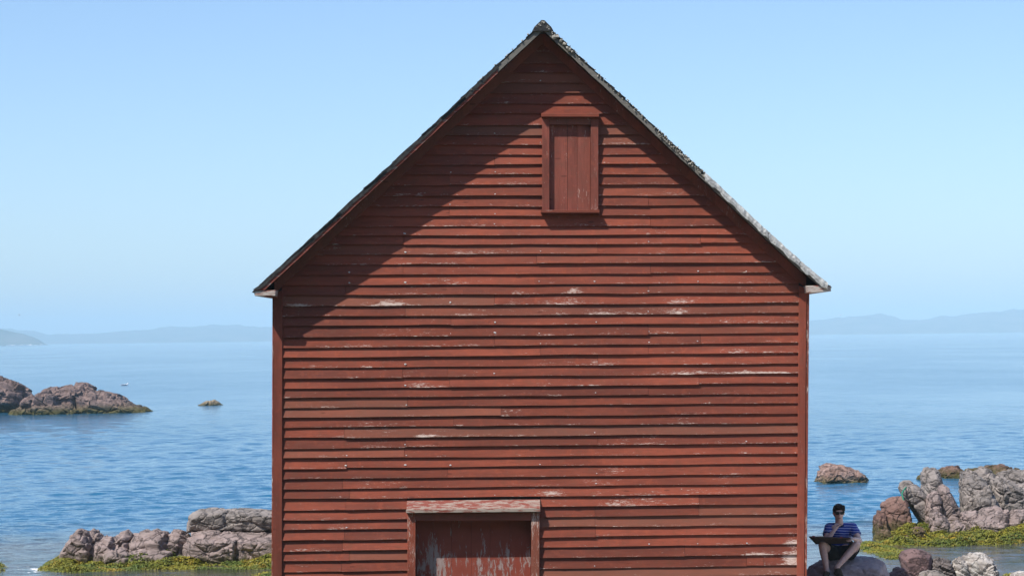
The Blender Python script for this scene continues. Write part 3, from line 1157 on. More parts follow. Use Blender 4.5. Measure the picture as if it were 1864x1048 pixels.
YL = ysea(1034, 250)          # the ledge at the left
YR1 = ysea(985, 1750)         # the broken ledge at the right
# --- left ledge
rock('rock', 'pointed pinkish rock at the seaward end of the left ledge', [
    ([(100, 1050), (112, 1003), (130, 972), (147, 960), (160, 968), (172, 985), (178, 1050)], YL + 1.2, 0.9),
    ([(148, 1050), (152, 975), (168, 961), (182, 966), (190, 976), (200, 1050)], YL + 1.5, 0.7)], M['pink'], 0.024, 0.012, 1.3, 0.045, 0.014, 3)
rock('rock', 'cracked low pink rock next to the pointed end of the left ledge', [
    ([(172, 1055), (175, 990), (192, 973), (206, 975), (214, 1000), (216, 1055)], YL + 0.9, 0.8),
    ([(196, 1055), (205, 980), (220, 966), (232, 963), (243, 972), (250, 1055)], YL + 1.2, 0.9),
    ([(185, 1060), (190, 1004), (214, 994), (240, 1008), (250, 1060)], YL + 0.6, 0.7)], M['pink'], 0.024, 0.014, 1.4, 0.045, 0.016, 4)
rock('rock', 'broad fissured pink slab in the middle of the left ledge', [
    ([(232, 1055), (238, 985), (258, 966), (285, 962), (305, 968), (318, 1055)], YL + 1.2, 1.2),
    ([(230, 1060), (236, 1000), (270, 994), (312, 1002), (322, 1060)], YL + 0.8, 1.0),
    ([(190, 1058), (196, 984), (230, 972), (340, 972), (352, 985), (356, 1058)], YL + 1.5, 0.8),
    ([(300, 1055), (306, 975), (318, 963), (332, 966), (345, 980), (350, 1055)], YL + 1.4, 0.9)], M['pink'], 0.024, 0.014, 1.3, 0.045, 0.018, 5)
rock('rock', 'long pink shelf running from the left ledge behind the red store', [
    ([(330, 1060), (336, 992), (352, 966), (400, 963), (450, 968), (450, 1060)], YL + 1.2, 1.4),
    ([(420, 1060), (420, 968), (470, 966), (540, 968), (600, 980), (600, 1060)], YL + 1.3, 1.5)], M['pink'], 0.024, 0.012, 1.2, 0.045, 0.018, 6)
rock('rock', 'flat topped grey block lying on the pink shelf', [
    ([(341, 968), (345, 938), (357, 928), (378, 924), (420, 926), (430, 968)], YL + 1.5, 1.0),
    ([(395, 968), (398, 932), (420, 926), (470, 927), (500, 930), (560, 940), (570, 968)], YL + 1.6, 1.2)], M['grey'], 0.024, 0.010, 1.2, 0.04, 0.014, 7, st_f=5)
# --- far left skerry
YS = ysea(752, 150)
rock('rock', 'dark steep rock cut off by the left edge of the picture', [
    ([(-90, 770), (-85, 705), (-40, 686), (0, 689), (25, 697), (50, 714), (64, 740), (66, 770)], YS + 6, 7.0)], M['far'], 0.07, 0.16, 0.45, 0.22, 0.10, 8, st_dir=(0.6, 0.1, 0.8), st_f=1.8)
rock('rock', 'large tapering offshore rock with weed along its waterline', [
    ([(45, 768), (50, 733), (75, 713), (95, 705), (125, 708), (135, 768)], YS + 2, 6.0),
    ([(88, 768), (95, 708), (128, 702), (152, 702), (175, 715), (215, 737), (220, 768)], YS + 3, 6.0),
    ([(10, 768), (22, 748), (60, 735), (120, 730), (160, 740), (165, 768)], YS + 0.5, 4.0),
    ([(140, 768), (155, 712), (195, 717), (240, 738), (268, 748), (286, 757), (288, 768)], YS + 2, 5.0)], M['far'], 0.06, 0.13, 0.50, 0.20, 0.09, 9, st_dir=(0.35, 0.1, 1.0), st_f=1.8)
rock('rock', 'little weedy rock alone in the water beyond the offshore rock', [
    ([(360, 742), (366, 735), (378, 730), (390, 728), (398, 733), (405, 742)], ysea(737, 383), 1.6)], M['tan'], 0.06, 0.06, 1.6, 0.05, 0.02, 10)
# --- right side
rock('rock', 'rounded reddish rock in the water beside the store corner', [
    ([(1482, 885), (1484, 872), (1494, 852), (1508, 847), (1535, 846), (1552, 852), (1562, 864), (1578, 874), (1580, 885)], ysea(876, 1530), 1.6)], M['islet'], 0.03, 0.05, 1.8, 0.045, 0.02, 11)
YB = ysea(872, 1720)
rock('rock', 'weed covered brown rock behind the upright pillar', [
    ([(1704, 885), (1708, 858), (1722, 850), (1740, 848), (1752, 856), (1757, 885)], YB + 1, 1.4)], M['red'], 0.03, 0.05, 2.0, 0.05, 0.0, 12)
rock('rock', 'small brown rock just behind the weed covered one', [
    ([(1748, 880), (1752, 858), (1766, 853), (1778, 858), (1784, 880)], YB + 3, 1.0)], M['red'], 0.03, 0.04, 2.0, 0.04, 0.0, 13)
rock('rock', 'long low red rock on the skyline of the right ledge', [
    ([(1766, 885), (1772, 853), (1800, 849), (1830, 851), (1836, 885)], YB + 3, 1.6), ([(1800, 885), (1806, 854), (1824, 848), (1850, 853), (1870, 870), (1872, 885)], YB + 2, 1.6)], M['red'], 0.035, 0.05, 2.0, 0.05, 0.0, 14)
rock('rock', 'tiny brown stone peeping out left of the upright pillar', [
    ([(1668, 878), (1671, 866), (1680, 862), (1688, 868), (1690, 878)], YB, 0.6)], M['red'], 0.03, 0.03, 2.0, 0.02, 0.0, 15)
rock('rock', 'blunt red brown boulder that the dark slab leans over', [
    ([(1590, 990), (1591, 940), (1597, 928), (1612, 930), (1618, 990)], YR1 + 2.2, 0.8),
    ([(1603, 990), (1605, 918), (1622, 905), (1642, 902), (1652, 914), (1662, 960), (1664, 990)], YR1 + 2.4, 1.0)], M['red'], 0.022, 0.010, 1.6, 0.03, 0.012, 16)
rock('rock', 'dark slab leaning left with a green rope hanging off it', [
    ([(1634, 886), (1642, 876), (1656, 874), (1672, 884), (1688, 905), (1692, 962), (1688, 968), (1664, 935), (1645, 908)], YR1 + 2.7, 0.7)], M['grey'], 0.022, 0.010, 1.6, 0.03, 0.012, 17, st_dir=(0.8, 0.2, 0.6))
rock('rock', 'upright square topped grey pillar rock', [
    ([(1676, 990), (1677, 862), (1684, 852), (1700, 851), (1709, 858), (1714, 878), (1718, 990)], YR1 + 3.4, 0.8)], M['grey'], 0.022, 0.010, 1.6, 0.03, 0.012, 18)
rock('rock', 'narrow stepped stone wedged in front of the upright pillar', [
    ([(1684, 985), (1685, 901), (1696, 893), (1706, 894), (1714, 905), (1716, 985)], YR1 + 2.3, 0.5)], M['pink'], 0.022, 0.010, 1.6, 0.03, 0.012, 19)
rock('rock', 'pink triangular slab sloping down to the right of the pillar', [
    ([(1706, 985), (1708, 884), (1716, 878), (1726, 886), (1740, 915), (1750, 936), (1748, 985)], YR1 + 2.5, 0.7)], M['pink'], 0.022, 0.010, 1.6, 0.03, 0.012, 20, st_dir=(0.9, 0.2, 0.4))
rock('rock', 'tall pale grey block standing right of the gap in the ledge', [
    ([(1750, 990), (1750, 880), (1756, 868), (1780, 865), (1794, 874), (1800, 990)], YR1 + 3.0, 1.1),
    ([(1764, 990), (1770, 900), (1796, 882), (1810, 905), (1820, 925), (1822, 990)], YR1 + 2.6, 0.9)], M['grey'], 0.024, 0.016, 1.4, 0.05, 0.018, 21)
rock('rock', 'big overhanging grey rock at the right edge of the picture', [
    ([(1806, 940), (1806, 872), (1824, 866), (1850, 880), (1880, 905), (1890, 940)], YR1 + 3.2, 1.2),
    ([(1815, 990), (1818, 930), (1890, 920), (1930, 930), (1930, 990)], YR1 + 3.4, 1.2),
    ([(1846, 950), (1850, 882), (1890, 870), (1930, 880), (1935, 950)], YR1 + 3.6, 1.2)], M['grey'], 0.024, 0.02, 1.4, 0.05, 0.02, 22)
rock('rock', 'jagged row of grey rocks along the top of the right ledge', [
    ([(1748, 960), (1750, 858), (1764, 855), (1776, 862), (1780, 960)], YR1 + 4.4, 0.9),
    ([(1770, 960), (1772, 858), (1786, 849), (1802, 853), (1812, 866), (1815, 960)], YR1 + 4.6, 0.9),
    ([(1812, 960), (1814, 860), (1838, 853), (1870, 855), (1930, 862), (1935, 960)], YR1 + 4.6, 1.0)], M['grey'], 0.024, 0.02, 1.5, 0.05, 0.02, 23)
rock('rock', 'tumbled low pink rocks at the foot of the right ledge', [
    ([(1694, 995), (1696, 935), (1712, 932), (1726, 945), (1730, 995)], YR1 + 1.5, 0.8),
    ([(1716, 995), (1722, 955), (1742, 946), (1756, 955), (1760, 995)], YR1 + 1.4, 0.7),
    ([(1746, 995), (1752, 935), (1772, 930), (1790, 940), (1796, 995)], YR1 + 1.9, 0.8)], M['pink'], 0.024, 0.02, 1.7, 0.045, 0.022, 24)
rock('rock', 'broad rounded pink rock low in front of the pale block', [
    ([(1762, 995), (1770, 942), (1790, 926), (1812, 921), (1832, 928), (1840, 995)], YR1 + 1.8, 1.0),
    ([(1764, 998), (1772, 948), (1800, 942), (1830, 950), (1836, 998)], YR1 + 1.4, 0.7)], M['pink'], 0.024, 0.02, 1.7, 0.045, 0.022, 25)
rock('rock', 'low knobbly rock running out of the right edge', [
    ([(1822, 995), (1828, 945), (1846, 928), (1870, 932), (1930, 935), (1935, 995)], YR1 + 1.7, 1.0)], M['pink'], 0.024, 0.02, 1.7, 0.045, 0.022, 26)
rock('rock', 'wet red hump half buried in the right hand seaweed', [
    ([(1590, 985), (1596, 968), (1614, 964), (1626, 975), (1630, 985)], YR1 + 0.7, 0.6),
    ([(1616, 985), (1630, 974), (1652, 972), (1660, 985)], YR1 + 0.5, 0.5),
    ([(1640, 985), (1650, 969), (1668, 960), (1682, 962), (1688, 985)], YR1 + 0.7, 0.6)], M['red'], 0.028, 0.03, 2.4, 0.03, 0.0, 27)
YF = ysea(1010, 1640)
rock('rock', 'flat red stone among yellow weed behind the seated person', [
    ([(1608, 1010), (1614, 998), (1632, 993), (1650, 996), (1658, 1010)], YF + 1.6, 0.7)], M['red'], 0.028, 0.02, 2.4, 0.03, 0.0, 28)
# --- foreground boulders right of the seat
YQ = 9.6
rock('boulder', 'maroon angular boulder left of the dark layered one', [
    ([(1642, 1035), (1637, 1014), (1642, 1002), (1662, 998), (1682, 1000), (1694, 1008), (1698, 1030), (1682, 1075), (1655, 1075)], YQ + 0.3, 0.6)], M['maroon'], 0.020, 0.010, 1.6, 0.012, 0.0, 29, cat='boulder')
rock('boulder', 'dark layered boulder between the maroon and the white one', [
    ([(1692, 1030), (1697, 1017), (1712, 1012), (1730, 1020), (1737, 1034), (1736, 1075), (1700, 1075)], YQ + 0.2, 0.5)], M['layer'], 0.022, 0.018, 2.6, 0.03, 0.035, 30, cat='boulder', st_dir=(0.5, 0.2, 1.0), st_f=14)
rock('boulder', 'white crusted jagged boulder at the lower right', [
    ([(1734, 1075), (1735, 1018), (1744, 1013), (1760, 1025), (1765, 1075)], YQ + 0.2, 0.5),
    ([(1744, 1075), (1750, 1012), (1766, 1005), (1788, 1006), (1806, 1016), (1808, 1040), (1816, 1044), (1815, 1075)], YQ + 0.4, 0.7)], M['pale'], 0.020, 0.014, 1.8, 0.03, 0.025, 31, cat='boulder', st_dir=(0.4, 0.2, 1.0), st_f=10)
rock('boulder', 'flat reddish stone at the bottom left of the boulders', [
    ([(1608, 1075), (1618, 1042), (1636, 1033), (1652, 1038), (1662, 1075)], YQ - 0.3, 0.6)], M['maroon'], 0.022, 0.02, 2.4, 0.03, 0.02, 32, cat='boulder')
rock('boulder', 'smooth grey stone at the bottom below the dark layered boulder', [
    ([(1664, 1080), (1672, 1043), (1690, 1036), (1706, 1037), (1724, 1050), (1730, 1080)], YQ - 0.6, 0.6)], M['grey'], 0.022, 0.015, 2.4, 0.02, 0.02, 33, cat='boulder')
rock('boulder', 'pale ledge stone at the lower right corner', [
    ([(1836, 1085), (1844, 1042), (1880, 1036), (1925, 1040), (1930, 1085)], YQ - 0.2, 0.8)], M['pale'], 0.025, 0.02, 2.4, 0.03, 0.02, 34, cat='boulder')
# the seat
YP = 4.55
seat_rock = rock('boulder', 'smooth slate coloured boulder in the shade under the seated person', [
    ([(1464, 1120), (1464, 1048), (1476, 1028), (1500, 1019), (1545, 1014), (1590, 1013), (1606, 1022), (1615, 1044), (1612, 1070), (1600, 1120)], YP + 0.1, 1.0),
    ([(1475, 1120), (1478, 1052), (1510, 1046), (1560, 1050), (1572, 1120)], YP - 0.45, 0.5)], M['slate'], 0.022, 0.012, 2.0, 0.008, 0.012, 35, cat='boulder', st_dir=(0.5, 0.3, 0.8), st_f=9)


# green rope on the leaning slab
def tube(name, pts, r, n=6, r1=None):
    bm = bmesh.new()
    rings = []
    for i, p in enumerate(pts):
        a = pts[max(0, i - 1)]
        b = pts[min(len(pts) - 1, i + 1)]
        t_ = (b - a).normalized()
        u = t_.orthogonal().normalized()
        if i:
            u = (pu - t_ * pu.dot(t_)).normalized()
        pu = u
        v = t_.cross(u)
        rad = r + ((r1 if r1 is not None else r) - r) * i / (len(pts) - 1)
        rings.append([bm.verts.new(p + (u * math.cos(k * 2 * math.pi / n) + v * math.sin(k * 2 * math.pi / n)) * rad) for k in range(n)])
    for a, b in zip(rings[:-1], rings[1:]):
        for k in range(n):
            bm.faces.new((a[k], a[(k + 1) % n], b[(k + 1) % n], b[k]))
    bm.faces.new(rings[0][::-1])
    bm.faces.new(rings[-1])
    return bm_mesh(name, bm, True)


M['rope'] = plain('green_polypropylene_rope', (0.02, 0.16, 0.09), (0.04, 0.26, 0.16), 40, 0.6)
rp = [(1652, 884, 2.55), (1646, 890, 2.30), (1642, 897, 2.18), (1643, 903, 2.15), (1645, 910, 2.12), (1644, 917, 2.10), (1646, 923, 2.05), (1648, 926, 1.95)]
tag(mobj('rope', tube('rope', [W(a, b, YR1 + c) for a, b, c in rp], 0.017, 6), M['rope']), 'green rope hanging from the leaning dark slab', 'rope')


# ------------------------------------------------------------------ seaweed
def weed_mat():
    t = NT('rockweed')
    f = t.noise(t.pos, (1.3, 1.3, 1.3), 4, 0.6)
    g = t.noise(t.pos, 3.5, 5, 0.65)
    c = t.mix(t.ramp(f, 0.40, 0.60), (0.205, 0.195, 0.020), (0.100, 0.135, 0.022))
    c = t.mix(t.ramp(g, 0.50, 0.68, 0, 0.8), c, (0.36, 0.225, 0.018))
    c = t.mix(t.ramp(t.noise(t.pos, 14.0, 3), 0.55, 0.68, 0, 0.5), c, (0.045, 0.052, 0.012))
    return t.done(c, 0.55)


M['weed'] = weed_mat()


def weed(label, poly, y_of, rise, n, seed, humps=0.15):
    """heaped fronds over a ground-plan polygon (pixels read on the sea surface)"""
    rr = np.random.default_rng(seed)
    P = np.array([(lambda q: (q.x, q.y))(W(px, py, ysea(py, px))) for px, py in poly])
    lo, hi = P.min(0), P.max(0)
    def inside(x, y):
        c = np.zeros(len(x), bool)
        j = len(P) - 1
        for i in range(len(P)):
            a, b = P[i], P[j]
            m = ((a[1] > y) != (b[1] > y)) & (x < (b[0] - a[0]) * (y - a[1]) / (b[1] - a[1] + 1e-9) + a[0])
            c ^= m
            j = i
        return c
    def edge(x, y):
        d = np.full(len(x), 99.0)
        for i in range(len(P)):
            a, b = P[i - 1], P[i]
            ab = b - a
            t_ = np.clip(((x - a[0]) * ab[0] + (y - a[1]) * ab[1]) / (ab @ ab), 0, 1)
            d = np.minimum(d, np.hypot(x - a[0] - t_ * ab[0], y - a[1] - t_ * ab[1]))
        return d
    def height(x, y):
        e = np.clip(edge(x, y) / 0.5, 0, 1)
        s = np.clip((y - lo[1]) / (hi[1] - lo[1]), 0, 1)
        nz = fbm(np.stack([x * 2.2, y * 2.2, 0 * x], 1), 4, seed)
        return -0.03 + e * (0.05 + rise * s + humps * nz)
    x = rr.uniform(lo[0], hi[0], n * 3)
    y = rr.uniform(lo[1], hi[1], n * 3)
    m = inside(x, y)
    x, y = x[m][:n], y[m][:n]
    z = height(x, y)
    k = len(x)
    ang = rr.uniform(0, 2 * np.pi, k)
    ln = rr.uniform(0.025, 0.075, k)
    wd_ = rr.uniform(0.006, 0.017, k)
    dx, dy = np.cos(ang), np.sin(ang)
    up = rr.uniform(-0.01, 0.022, k)
    V = np.zeros((k, 6, 3))
    for j, (s, h) in enumerate(((0, 0.0), (0.5, 1.0), (1.0, -0.35))):
        cxp, cyp, czp = x + dx * ln * s, y + dy * ln * s, z + 0.012 + up * h
        ww = wd_ * (1.0, 1.25, 0.5)[j]
        V[:, 2 * j] = np.stack([cxp - dy * ww, cyp + dx * ww, czp], 1)
        V[:, 2 * j + 1] = np.stack([cxp + dy * ww, cyp - dx * ww, czp + rr.uniform(-.008, .008, k)], 1)
    V = V.reshape(-1, 3)
    b = np.arange(k) * 6
    F = np.concatenate([np.stack([b, b + 1, b + 3, b + 2], 1), np.stack([b + 2, b + 3, b + 5, b + 4], 1)])
    # the bed underneath
    gx, gy = np.linspace(lo[0] - .1, hi[0] + .1, 80), np.linspace(lo[1] - .1, hi[1] + .1, 50)
    GX, GY = np.meshgrid(gx, gy)
    gz = height(GX.ravel(), GY.ravel())
    ins = inside(GX.ravel(), GY.ravel())
    gz = np.where(ins, gz, -0.15)
    o0 = len(V)
    V = np.concatenate([V, np.stack([GX.ravel(), GY.ravel(), gz], 1)])
    FB = [(o0 + j * 80 + i, o0 + j * 80 + i + 1, o0 + (j + 1) * 80 + i + 1, o0 + (j + 1) * 80 + i) for j in range(49) for i in range(79)
          if ins[j * 80 + i] or ins[j * 80 + i + 1] or ins[(j + 1) * 80 + i] or ins[(j + 1) * 80 + i + 1]]
    me = mesh('seaweed', V, [tuple(int(v) for v in f) for f in F] + FB)
    return tag(mobj('seaweed', me, M['weed']), label, 'seaweed', kind='stuff')


weed('yellow green seaweed heaped along the foot of the left ledge', [(62, 1040), (85, 1022), (120, 1008), (200, 1006), (330, 1008), (520, 1006), (600, 1008), (600, 1038), (520, 1036), (400, 1035), (240, 1037), (130, 1043)], None, 0.22, 34000, 41, 0.11)
weed('dark seaweed patch floating at the bottom left edge', [(-40, 1050), (-30, 1022), (5, 1020), (15, 1030), (10, 1040)], None, 0.05, 900, 42, 0.05)
weed('small seaweed patch at the bottom beside the store', [(440, 1056), (455, 1044), (480, 1040), (540, 1042), (540, 1056)], None, 0.03, 900, 43, 0.04)
weed('orange and green seaweed along the foot of the right ledge', [(1592, 985), (1620, 966), (1690, 958), (1780, 958), (1960, 950), (1960, 985), (1864, 989), (1760, 993), (1660, 997), (1625, 994)], None, 0.16, 28000, 44)
weed('yellow seaweed tongue behind the seated person', [(1545, 995), (1560, 986), (1590, 984), (1625, 994), (1655, 1002), (1650, 1014), (1620, 1018), (1590, 1010), (1565, 1003)], None, 0.05, 6000, 45, 0.06)
weed('scrap of seaweed at the lower right among the stones', [(1815, 1054), (1822, 1044), (1860, 1040), (1900, 1042), (1900, 1056)], None, 0.03, 900, 46, 0.03)


# ------------------------------------------------------------------ the person sketching on the boulder
def ball(r, sub=2):
    b = bmesh.new()
    bmesh.ops.create_icosphere(b, subdivisions=sub, radius=1.0)
    v = [x.co.copy() for x in b.verts]
    b.free()
    if not isinstance(r, tuple):
        r = (r, r, r)
    return [Vector((q.x * r[0], q.y * r[1], q.z * r[2])) for q in v]


def cap(bm, *prs):
    """hull round any number of (centre, radius) balls"""
    pts = []
    for c, r in prs:
        pts += [c + v for v in ball(r)]
    hull_into(bm, pts)


def remeshed(name, bm, voxel, smooth=4):
    bmesh.ops.recalc_face_normals(bm, faces=bm.faces)
    me0 = bpy.data.meshes.new('tmp')
    bm.to_mesh(me0)
    bm.free()
    o = bpy.data.objects.new('tmp', me0)
    COL.objects.link(o)
    md = o.modifiers.new('r', 'REMESH')
    md.mode = 'VOXEL'
    md.voxel_size = voxel
    if smooth:
        m2 = o.modifiers.new('s', 'SMOOTH')
        m2.factor, m2.iterations = 0.5, smooth
    dg = bpy.context.evaluated_depsgraph_get()
    dg.update()
    me = bpy.data.meshes.new_from_object(o.evaluated_get(dg))
    bpy.data.objects.remove(o)
    bpy.data.meshes.remove(me0)
    me.polygons.foreach_set('use_smooth', np.ones(len(me.polygons), dtype=bool))
    me.name = name
    return me


def hand(bm, wrist, d, n, side, curl, spread=0.10, thumb=0.9):
    """palm, four unequal bent fingers and a thumb; d points to the knuckles, n out of the back of the hand"""
    d = d.normalized()
    n = (n - d * n.dot(d)).normalized()
    a = d.cross(n).normalized() * side
    k0 = wrist + d * 0.085
    cap(bm, (wrist, 0.024), (wrist + d * 0.04 + a * 0.022, 0.016), (wrist + d * 0.04 - a * 0.022, 0.016), (k0 + a * 0.028, 0.0125), (k0 - a * 0.028, 0.0125))
    for i, (off, ln) in enumerate(((0.030, 0.070), (0.010, 0.080), (-0.010, 0.075), (-0.030, 0.060))):
        p = k0 + a * off
        dd = (d + a * (off * spread * 20)).normalized()
        ang = 0
        for j, fr in enumerate((0.45, 0.32, 0.23)):
            ang += curl[j]
            dv = dd * math.cos(ang) - n * math.sin(ang)
            q = p + dv * ln * fr
            cap(bm, (p, 0.0098 - 0.0008 * j), (q, 0.0092 - 0.0010 * j))
            p = q
    b0 = wrist + d * 0.02 + a * 0.022
    b1 = b0 + (d * 0.5 + a * 0.7 - n * 0.3 * thumb).normalized() * 0.045
    b2 = b1 + (d * 0.9 + a * 0.1 - n * 0.5 * thumb).normalized() * 0.036
    cap(bm, (b0, 0.014), (b1, 0.0115))
    cap(bm, (b1, 0.0112), (b2, 0.009))


per = empty('person', W(1530, 1022, 4.6))
tag(per, 'person with dark hair and sunglasses in a striped blue shirt sketching on a boulder', 'person')
pel, wst, cst = W(1531, 1009, 4.64), W(1530, 992, 4.62), W(1530, 968, 4.56)
nck, hd = W(1528.5, 954, 4.52), W(1526.8, 933, 4.46)
shL, shR = W(1509, 960, 4.53), W(1552, 959, 4.53)
elL, wrL = W(1503.5, 985, 4.33), W(1518.5, 964.5, 4.285)
elR, wrR = W(1565, 984, 4.36), W(1555, 980, 4.14)
hpL, hpR = W(1520, 1011, 4.58), W(1543, 1011, 4.58)
knL, knR = W(1497, 992, 4.23), W(1559, 991, 4.21)
anL, anR = W(1505.5, 1037, 4.11), W(1524, 1031, 4.07)
V3 = Vector
body = bmesh.new()
# head: skull, jaw, nose, ears, lips, neck
cap(body, (hd + V3((0, 0.012, 0.020)), (0.074, 0.088, 0.088)), (hd + V3((0.002, -0.012, -0.020)), (0.064, 0.076, 0.078)))
cap(body, (hd + V3((0.002, -0.018, -0.045)), (0.056, 0.062, 0.052)), (hd + V3((0.004, -0.046, -0.093)), (0.024, 0.022, 0.020)))
cap(body, (hd + V3((0.001, -0.086, 0.010)), 0.008), (hd + V3((0.001, -0.104, -0.030)), 0.012), (hd + V3((0.001, -0.080, -0.034)), (0.017, 0.012, 0.009)))
cap(body, (hd + V3((0.002, -0.079, -0.060)), (0.020, 0.010, 0.0055)))
cap(body, (hd + V3((0.002, -0.076, -0.071)), (0.017, 0.010, 0.006)))
cap(body, (hd + V3((0, -0.080, 0.022)), (0.050, 0.012, 0.009)))
for sx in (-1, 1):
    cap(body, (hd + V3((sx * 0.076, 0.012, 0.004)), (0.010, 0.016, 0.026)), (hd + V3((sx * 0.073, 0.006, -0.020)), (0.008, 0.011, 0.012)))
cap(body, (nck + V3((0, 0.012, -0.02)), 0.060), (hd + V3((0, 0.012, -0.055)), 0.052))
# trunk
cap(body, (shL, 0.058), (shR, 0.058), (cst + V3((0, 0, 0.0)), (0.145, 0.10, 0.08)))
cap(body, (cst, (0.145, 0.10, 0.09)), (wst, (0.13, 0.095, 0.07)), (pel, (0.14, 0.11, 0.075)))
# arms
for sh, el, wr in ((shL, elL, wrL), (shR, elR, wrR)):
    cap(body, (sh, 0.052), (sh.lerp(el, 0.45), 0.047), (el, 0.037))
    cap(body, (el, 0.037), (el.lerp(wr, 0.3), 0.040), (wr, 0.0245))
hand(body, wrL, W(1524.5, 952.5, 4.325) - wrL, V3((-0.45, -0.75, 0.25)), -1, (0.55, 1.0, 0.7), 0.02, 0.8)
hand(body, wrR, V3((-0.075, -0.085, 0.012)), V3((0.15, -0.2, 1.0)), 1, (0.30, 0.55, 0.45), 0.05, 1.2)
# legs
for hp, kn, an in ((hpL, knL, anL), (hpR, knR, anR)):
    cap(body, (hp, 0.088), (hp.lerp(kn, 0.5), 0.075), (kn, 0.058))
    cap(body, (kn, 0.058), (kn.lerp(an, 0.32) + V3((0, 0.018, 0)), 0.055), (kn.lerp(an, 0.7), 0.041), (an, 0.034))
    cap(body, (an, 0.036), (an + V3((0, -0.03, -0.045)), 0.034))
toeL, toeR = anL + V3((-0.045, -0.17, -0.075)), anR + V3((0.012, -0.18, -0.080))
for an, toe in ((anL, toeL), (anR, toeR)):
    cap(body, (an + V3((0, 0.03, -0.060)), 0.028), (toe, 0.022))


def skin_mat():
    t = NT('skin')
    f = t.noise(t.pos, 30, 4, 0.6)
    z = t.xyz(t.pos)[2]
    c = t.mix(t.ramp(f, 0.35, 0.65), (0.70, 0.49, 0.41), (0.78, 0.57, 0.49))
    lip = t.vec('LENGTH', t.vec('MULTIPLY', t.vec('SUBTRACT', t.pos, tuple(hd + V3((0.002, -0.084, -0.0655)))), (38, 22, 80)))
    c = t.mix(t.ramp(lip, 0.6, 1.1, 0.8, 0.0), c, (0.42, 0.17, 0.16))
    t.b.inputs['Subsurface Weight'].default_value = 0.08
    t.b.inputs['Subsurface Radius'].default_value = (0.012, 0.005, 0.003)
    return t.done(c, 0.5)


mobj('body', remeshed('body', body, 0.0065, 3), skin_mat(), per)
# shirt
b = bmesh.new()
cap(b, (shL + V3((0, 0, 0.004)), 0.067), (shR + V3((0, 0, 0.004)), 0.067), (cst, (0.160, 0.118, 0.09)))
cap(b, (nck + V3((-0.05, 0.01, -0.035)), 0.055), (nck + V3((0.05, 0.01, -0.035)), 0.055), (shL, 0.064), (shR, 0.064))
cap(b, (cst, (0.162, 0.118, 0.09)), (wst, (0.150, 0.118, 0.07)), (wst + V3((0, 0, 0.035)), (0.150, 0.118, 0.045)))
for sh, el, k in ((shL, elL, 0.52), (shR, elR, 0.56)):
    e = sh.lerp(el, k)
    ax = (el - sh).normalized()
    u = ax.orthogonal().normalized()
    v = ax.cross(u)
    pts = [sh + q for q in ball(0.064)]
    for j in range(14):
        w_ = u * math.cos(j * math.pi / 7) + v * math.sin(j * math.pi / 7)
        pts += [e + w_ * 0.072, e - ax * 0.02 + w_ * 0.070]
    hull_into(b, pts)


def shirt_mat():
    t = NT('striped_blue_cotton')
    f = t.noise(t.pos, 9, 4, 0.6)
    z = t.xyz(t.pos)
    zz = t.math('ADD', z[2], t.math('ADD', t.math('MULTIPLY', f, 0.022), t.math('MULTIPLY', z[0], 0.05)))
    w = t.math('FRACT', t.math('MULTIPLY', zz, 1 / 0.036))
    line = t.math('MULTIPLY', t.ramp(w, 0.0, 0.06), t.ramp(w, 0.24, 0.30, 1.0, 0.0))
    c = t.mix(line, (0.030, 0.062, 0.36), (0.42, 0.50, 0.80))
    t.bump(t.noise(t.pos, 14, 4), 0.5, 0.02)
    return t.done(c, 0.9)


sh_o = mobj('shirt', remeshed('shirt', b, 0.0075, 3), shirt_mat(), per)
M['collar'] = plain('navy_collar', (0.010, 0.016, 0.070), (0.018, 0.028, 0.11), 20, 0.9)
pts = [nck + V3((0.066 * math.cos(a), 0.004 + 0.062 * math.sin(a), 0.000 + 0.020 * math.sin(a))) for a in [k * math.pi / 10 for k in range(21)]]
mobj('collar', tube('collar', pts, 0.013, 8), M['collar'], sh_o)
# shorts
b = bmesh.new()
cap(b, (pel, (0.165, 0.130, 0.085)), (hpL, 0.098), (hpR, 0.098), (wst + V3((0, 0, 0.02)), (0.152, 0.120, 0.04)))
for hp, kn in ((hpL, knL), (hpR, knR)):
    e = hp.lerp(kn, 0.70)
    ax = (kn - hp).normalized()
    u = ax.orthogonal().normalized()
    v = ax.cross(u)
    pts = [hp + q for q in ball(0.098)]
    for j in range(14):
        w_ = u * math.cos(j * math.pi / 7) + v * math.sin(j * math.pi / 7)
        pts += [e + w_ * 0.092, e - ax * 0.03 + w_ * 0.091]
    hull_into(b, pts)
M['shorts'] = plain('dark_shorts_cloth', (0.012, 0.013, 0.018), (0.026, 0.027, 0.034), 18, 0.9)
mobj('shorts', remeshed('shorts', b, 0.008, 3), M['shorts'], per)
